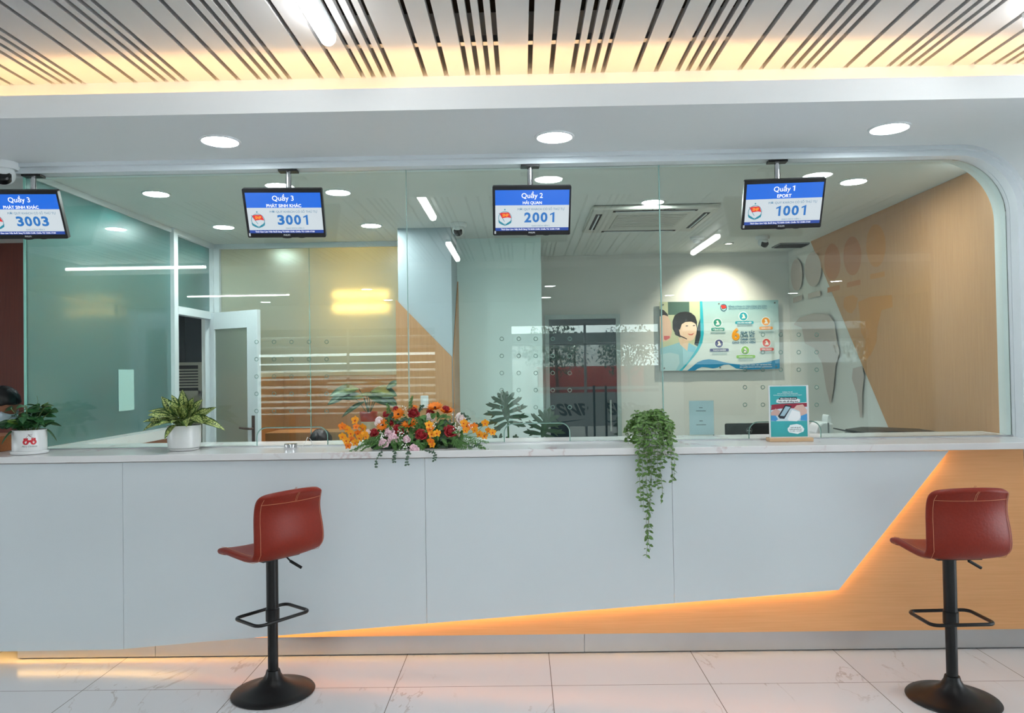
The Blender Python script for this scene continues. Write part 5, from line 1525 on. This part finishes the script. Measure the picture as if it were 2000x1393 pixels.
# masked man at the left edge, bending over the desk
q = P(8, 786, 'Y', 5.02)
t = thing('person', 'person in a pale shirt and face mask bending forward at the left edge', 'person', (q.x - .45, 5.10, 0))
H = Vector((q.x, 5.02, q.z)) - t.location
Mh = Matrix.Rotation(math.radians(-90), 3, 'Z') @ Matrix.Rotation(math.radians(-38), 3, 'X') @ Matrix.Rotation(math.radians(14), 3, 'Y')
mb = MB(); head_into(mb, H, Mh)
nk = H + Mh @ Vector((0, -.035, -.10)); ch = Vector((.10, -.0, 1.20)); pv = Vector((-.10, .02, .92))
mb.tube([H + Mh @ Vector((0, -.02, -.05)), nk, ch + Vector((.05, 0, .12))], .052, 14)
mb.tube([ch + Vector((.03, 0, .06)), ch, (ch + pv) / 2, pv], .13, 18, r2=.125)
for s_ in (-1, 1):
    sh_ = ch + Vector((.02, .17 * s_, .04)); el_ = sh_ + Vector((.16, .03 * s_, -.25)); wr_ = el_ + Vector((.20, -.05 * s_, -.02))
    mb.tube([ch + Vector((0, 0, .03)), sh_], .065, 12, r2=.06); mb.ball(sh_, .062)
    mb.tube([sh_, el_], .052, 12, r2=.042); mb.ball(el_, .042); mb.tube([el_, wr_], .040, 12, r2=.028)
    mb.ball(wr_ + Vector((.05, 0, 0)), 1, 10, 8, (.045, .036, .016))
    for k in range(5):
        b_ = wr_ + Vector((.08 - (.05 if k == 4 else 0), (-.027 + .018 * k) if k < 4 else -.042 * s_, 0)); mb.tube([b_, b_ + Vector((.035 + .008 * (k in (1, 2)), 0, -.004)), b_ + Vector((.062 + .008 * (k in (1, 2)), 0, -.018))], .0095, 8, r2=.008)
    hp_ = pv + Vector((0, .09 * s_, -.03)); kn = Vector((-.02, .11 * s_, .48)); an_ = Vector((-.06, .11 * s_, .07))
    mb.tube([hp_, kn], .085, 14, r2=.058); mb.ball(kn, .058); mb.tube([kn, an_], .055, 12, r2=.036)
    mb.ball(an_ + Vector((.06, 0, -.03)), 1, 12, 8, (.13, .045, .038))
body = remesh_body('body', mb, M['skin'], t)
hair_cap('hair', H, Mh, t)
mk = MB(); rows = []
for j in range(7):
    row = []
    for i in range(13):
        a_ = (-1 + i / 6.0) * 1.15; v_ = j / 6.0
        r_ = .088 + .020 * math.sin(math.pi * v_) * math.cos(a_)
        row.append(H + Mh @ Vector((.074 * math.sin(a_), r_ * 1.08 * math.cos(a_) + .012, -.018 - .092 * v_)))
    rows.append(row)
mk.grid(rows); mk_o = obj('face_mask', mk, M['mask'], t, smooth=80, solid=.002)
obj('ear_loop', MB().tube([H + Mh @ Vector((.076, .03, -.03)), H + Mh @ Vector((.083, -.01, .0)), H + Mh @ Vector((.086, -.026, -.03)), H + Mh @ Vector((.076, .03, -.085))], .0014, 6), M['pot'], mk_o)
mb = MB(); mb.tube([ch + Vector((.085, 0, .14)), ch + Vector((.05, 0, .09)), ch, (ch + pv) / 2, pv + Vector((0, 0, -.03))], .10, 20, r2=.15)
for s_ in (-1, 1):
    sh_ = ch + Vector((.02, .17 * s_, .04)); el_ = sh_ + Vector((.16, .03 * s_, -.25))
    mb.tube([ch + Vector((0, 0, .03)), sh_], .09, 14, r2=.08); mb.ball(sh_, .079); mb.tube([sh_, sh_.lerp(el_, .6)], .075, 14, r2=.07)
remesh_body('shirt', mb, M['cloth_w'], t, .013)
mb = MB()
mb.ball(pv + Vector((0, 0, -.04)), 1, 20, 12, (.135, .155, .10))
for s_ in (-1, 1):
    mb.tube([pv + Vector((0, .09 * s_, -.03)), Vector((-.02, .11 * s_, .48)), Vector((-.06, .11 * s_, .10))], .10, 14, r2=.07)
remesh_body('trousers', mb, M['dark'], t, .016)

# seated clerk whose dark hair shows over the counter
q = P(624, 860, 'Y', 5.72)
t = thing('person', 'seated person with black hair just showing above the counter', 'person', (q.x, 5.95, 0), 0)
ztop = P(624, 838, 'Y', 5.72).z
H = Vector((0, -.20, ztop - .112))
Mh = Matrix.Rotation(math.pi, 3, 'Z') @ Matrix.Rotation(math.radians(-30), 3, 'X')
mb = MB(); head_into(mb, H, Mh)
ch = Vector((0, -.06, H.z - .30)); pv = Vector((0, .06, .50))
mb.tube([H + Mh @ Vector((0, -.02, -.04)), H + Mh @ Vector((0, -.05, -.12)), ch + Vector((0, 0, .12))], .048, 14)
mb.tube([ch + Vector((0, 0, .08)), ch, (ch + pv) / 2, pv], .115, 18, r2=.13)
for s_ in (-1, 1):
    sh_ = ch + Vector((.16 * s_, 0, .06)); el_ = sh_ + Vector((.04 * s_, -.14, -.12)); wr_ = Vector((.11 * s_, -.50, .80))
    mb.tube([ch + Vector((0, 0, .05)), sh_], .058, 12); mb.ball(sh_, .056); mb.tube([sh_, el_], .046, 12, r2=.038); mb.ball(el_, .038); mb.tube([el_, wr_], .036, 12, r2=.025)
    mb.ball(wr_ + Vector((0, -.04, 0)), 1, 10, 8, (.034, .045, .014))
    for k in range(5):
        b_ = wr_ + Vector(((-.026 + .017 * k) if k < 4 else -.038 * s_, -.075 + (.05 if k == 4 else 0), 0)); mb.tube([b_, b_ + Vector((0, -.05, -.008))], .0085, 8)
    kn = Vector((.12 * s_, -.36, .52)); an_ = Vector((.12 * s_, -.34, .08))
    mb.tube([pv + Vector((.09 * s_, 0, 0)), kn], .08, 14, r2=.058); mb.ball(kn, .058); mb.tube([kn, an_], .052, 12, r2=.036); mb.ball(an_ + Vector((0, -.06, -.04)), 1, 12, 8, (.042, .12, .036))
remesh_body('body', mb, M['skin'], t)
hair_cap('hair', H, Mh, t, long=True)
mb = MB(); mb.tube([ch + Vector((0, 0, .11)), ch + Vector((0, 0, .07)), ch, (ch + pv) / 2, pv + Vector((0, 0, -.02))], .09, 20, r2=.15)
for s_ in (-1, 1):
    sh_ = ch + Vector((.16 * s_, 0, .06)); el_ = sh_ + Vector((.04 * s_, -.14, -.12))
    mb.tube([ch + Vector((0, 0, .05)), sh_], .08, 14, r2=.07); mb.ball(sh_, .07); mb.tube([sh_, el_], .064, 14, r2=.055)
remesh_body('shirt', mb, M['cloth_w'], t, .013)
pq = t.location
t = thing('office_chair', 'dark office chair under the seated clerk behind the counter', 'chair', (pq.x, pq.y + .05, 0))
obj('seat', MB().prism_y(rrect(-.23, .23, .36, .42, .02), -.23, .23), M['black'], t, bevel=.01)
obj('backrest', MB().prism_y(rrect(-.21, .21, .48, .88, .04), .245, .28), M['black'], t, bevel=.01)
obj('column', MB().tube([(0, 0, .08), (0, 0, .36)], .025, 12), M['grey'], t)
for k in range(5):
    a_ = k * 2 * math.pi / 5; lg = obj('leg', MB().tube([(0, 0, .09), (.27 * math.cos(a_), .27 * math.sin(a_), .065)], .018, 8), M['black'], t)
    obj('castor', MB().ball((.27 * math.cos(a_), .27 * math.sin(a_), .028), .028, 10, 8), M['black'], lg)
# wooden ledge beside the man
q = P(27, 849, 'Y', 4.55); q2 = P(27, 878, 'Y', 4.40)
o = obj('wooden_box', MB().box(-3.58, q.x, 4.40, 4.72, WT, q.z), M['wood_desk'], bevel=.004)
tag(o, 'plain warm-brown wooden box on the counter behind the mitten pot', 'box')

# ------------------------------------------------------------------ outside, seen as reflections in the glass
M['red'] = plain('container_red', (168, 46, 40), .6)
M['truck'] = plain('truck_white', (214, 216, 214), .5)
def outX(px_, Y): return (px_ - 1019) / F * (9.16 - Y)
def outZ(py_, Y): return CAMZ + (722 - py_) / F * (9.16 - Y)
Yc = -15.0
t = thing('shipping_container', 'red ribbed shipping container outside, mirrored faintly in the glass', 'shipping container', (0, Yc, 0))
def container(t, x0, x1, y0, zt_, m):
    mb = MB(); mb.box(x0, x1, y0 - 2.4, y0, .15, zt_); k = x0
    while k < x1 - .15:
        mb.box(k, k + .12, y0, y0 + .04, .25, zt_ - .1); k += .26
    obj('body', mb, m, t)
    obj('skid', MB().box(x0, x1, y0 - 2.3, y0 - .1, 0, .15), M['black'], t)
container(t, outX(1052, Yc), outX(1255, Yc), 0, outZ(719, Yc), M['red'])
Yc = -15.6
t = thing('shipping_container', 'white shipping container outside left of the red one, mirrored in the glass', 'shipping container', (0, Yc, 0))
container(t, outX(300, Yc), outX(1046, Yc), 0, outZ(719, Yc), M['truck'])
t = thing('shipping_container', 'dark blue shipping container outside right of the red one, mirrored in the glass', 'shipping container', (0, Yc, 0))
container(t, outX(1262, Yc), outX(1720, Yc), 0, outZ(719, Yc), M['dark'])
Yt = -20.5
t = thing('box_truck', 'white box truck lettered asia outside, mirrored in the glass', 'truck', (0, Yt, 0))
x0, x1 = outX(960, Yt), outX(1120, Yt); zt_ = outZ(676, Yt)
obj('cargo_box', MB().box(x0, x1, -2.4, 0, .9, zt_), M['truck'], t)
obj('cab', MB().prism_y([(x1 + .1, .5), (x1 + 1.9, .5), (x1 + 1.9, 1.6), (x1 + 1.6, 2.5), (x1 + .1, 2.5)], -2.2, -.1), M['truck'], t, bevel=.05)
obj('chassis', MB().box(x0, x1 + 1.6, -2.0, -.4, .45, .9), M['black'], t)
for xx in (x0 + .8, x0 + 1.9, x1 + 1.0):
    for yy in (-2.2, -.3): obj('wheel', MB().prism_y(ell(xx, .45, .45, .45, 24), yy, yy + .28), M['black'], t)
mb = MB(); put_text(mb, 'asia', 0, 0, 1.2, .50, 0, .02); mb.v = [(-a_ + outX(1022, Yt), .01, c_ + outZ(690, Yt)) for a_, b_, c_ in mb.v]
obj('lettering', mb, M['grey'], t)
Yb = -9.6
struct('trim_5', MB().box(-12, 12, Yb - .3, Yb, outZ(673, Yb), outZ(654, Yb)), M['grey'])
random.seed(5)
bark = plain('bark', (70, 56, 44), .9); M['leaf_tree'] = leaf_mat('tree_leaf', (34, 62, 34), (54, 86, 44), .6)
for i, (px_, Y_, h_, r_, lab) in enumerate(((1085, -12.5, 2.2, 1.1, 'left'), (1225, -12.2, 2.1, 1.0, 'middle'), (1700, -12.5, 2.2, 1.1, 'right'))):
    t = thing('street_tree', lab + ' one of the small leafy trees outside, mirrored in the glass', 'tree', (outX(px_, Y_), Y_, 0), 0, 'trees outside')
    obj('trunk', MB().tube([(0, 0, 0), (.05, 0, .8), (0, .05, h_)], .07, 8, r2=.03), bark, t)
    mb = MB()
    for k in range(1500):
        d = Vector((random.gauss(0, 1), random.gauss(0, 1), random.gauss(0, 1))).normalized() * r_ * random.uniform(.35, 1)
        d.z *= .75
        leaf(mb, Vector((0, 0, h_)) + d, (random.gauss(0, 1), random.gauss(0, 1), random.gauss(0, 1)), (0, .3, 1), .13, .06, .1, .1, 2)
    obj('crown', mb, M['leaf_tree'], t)
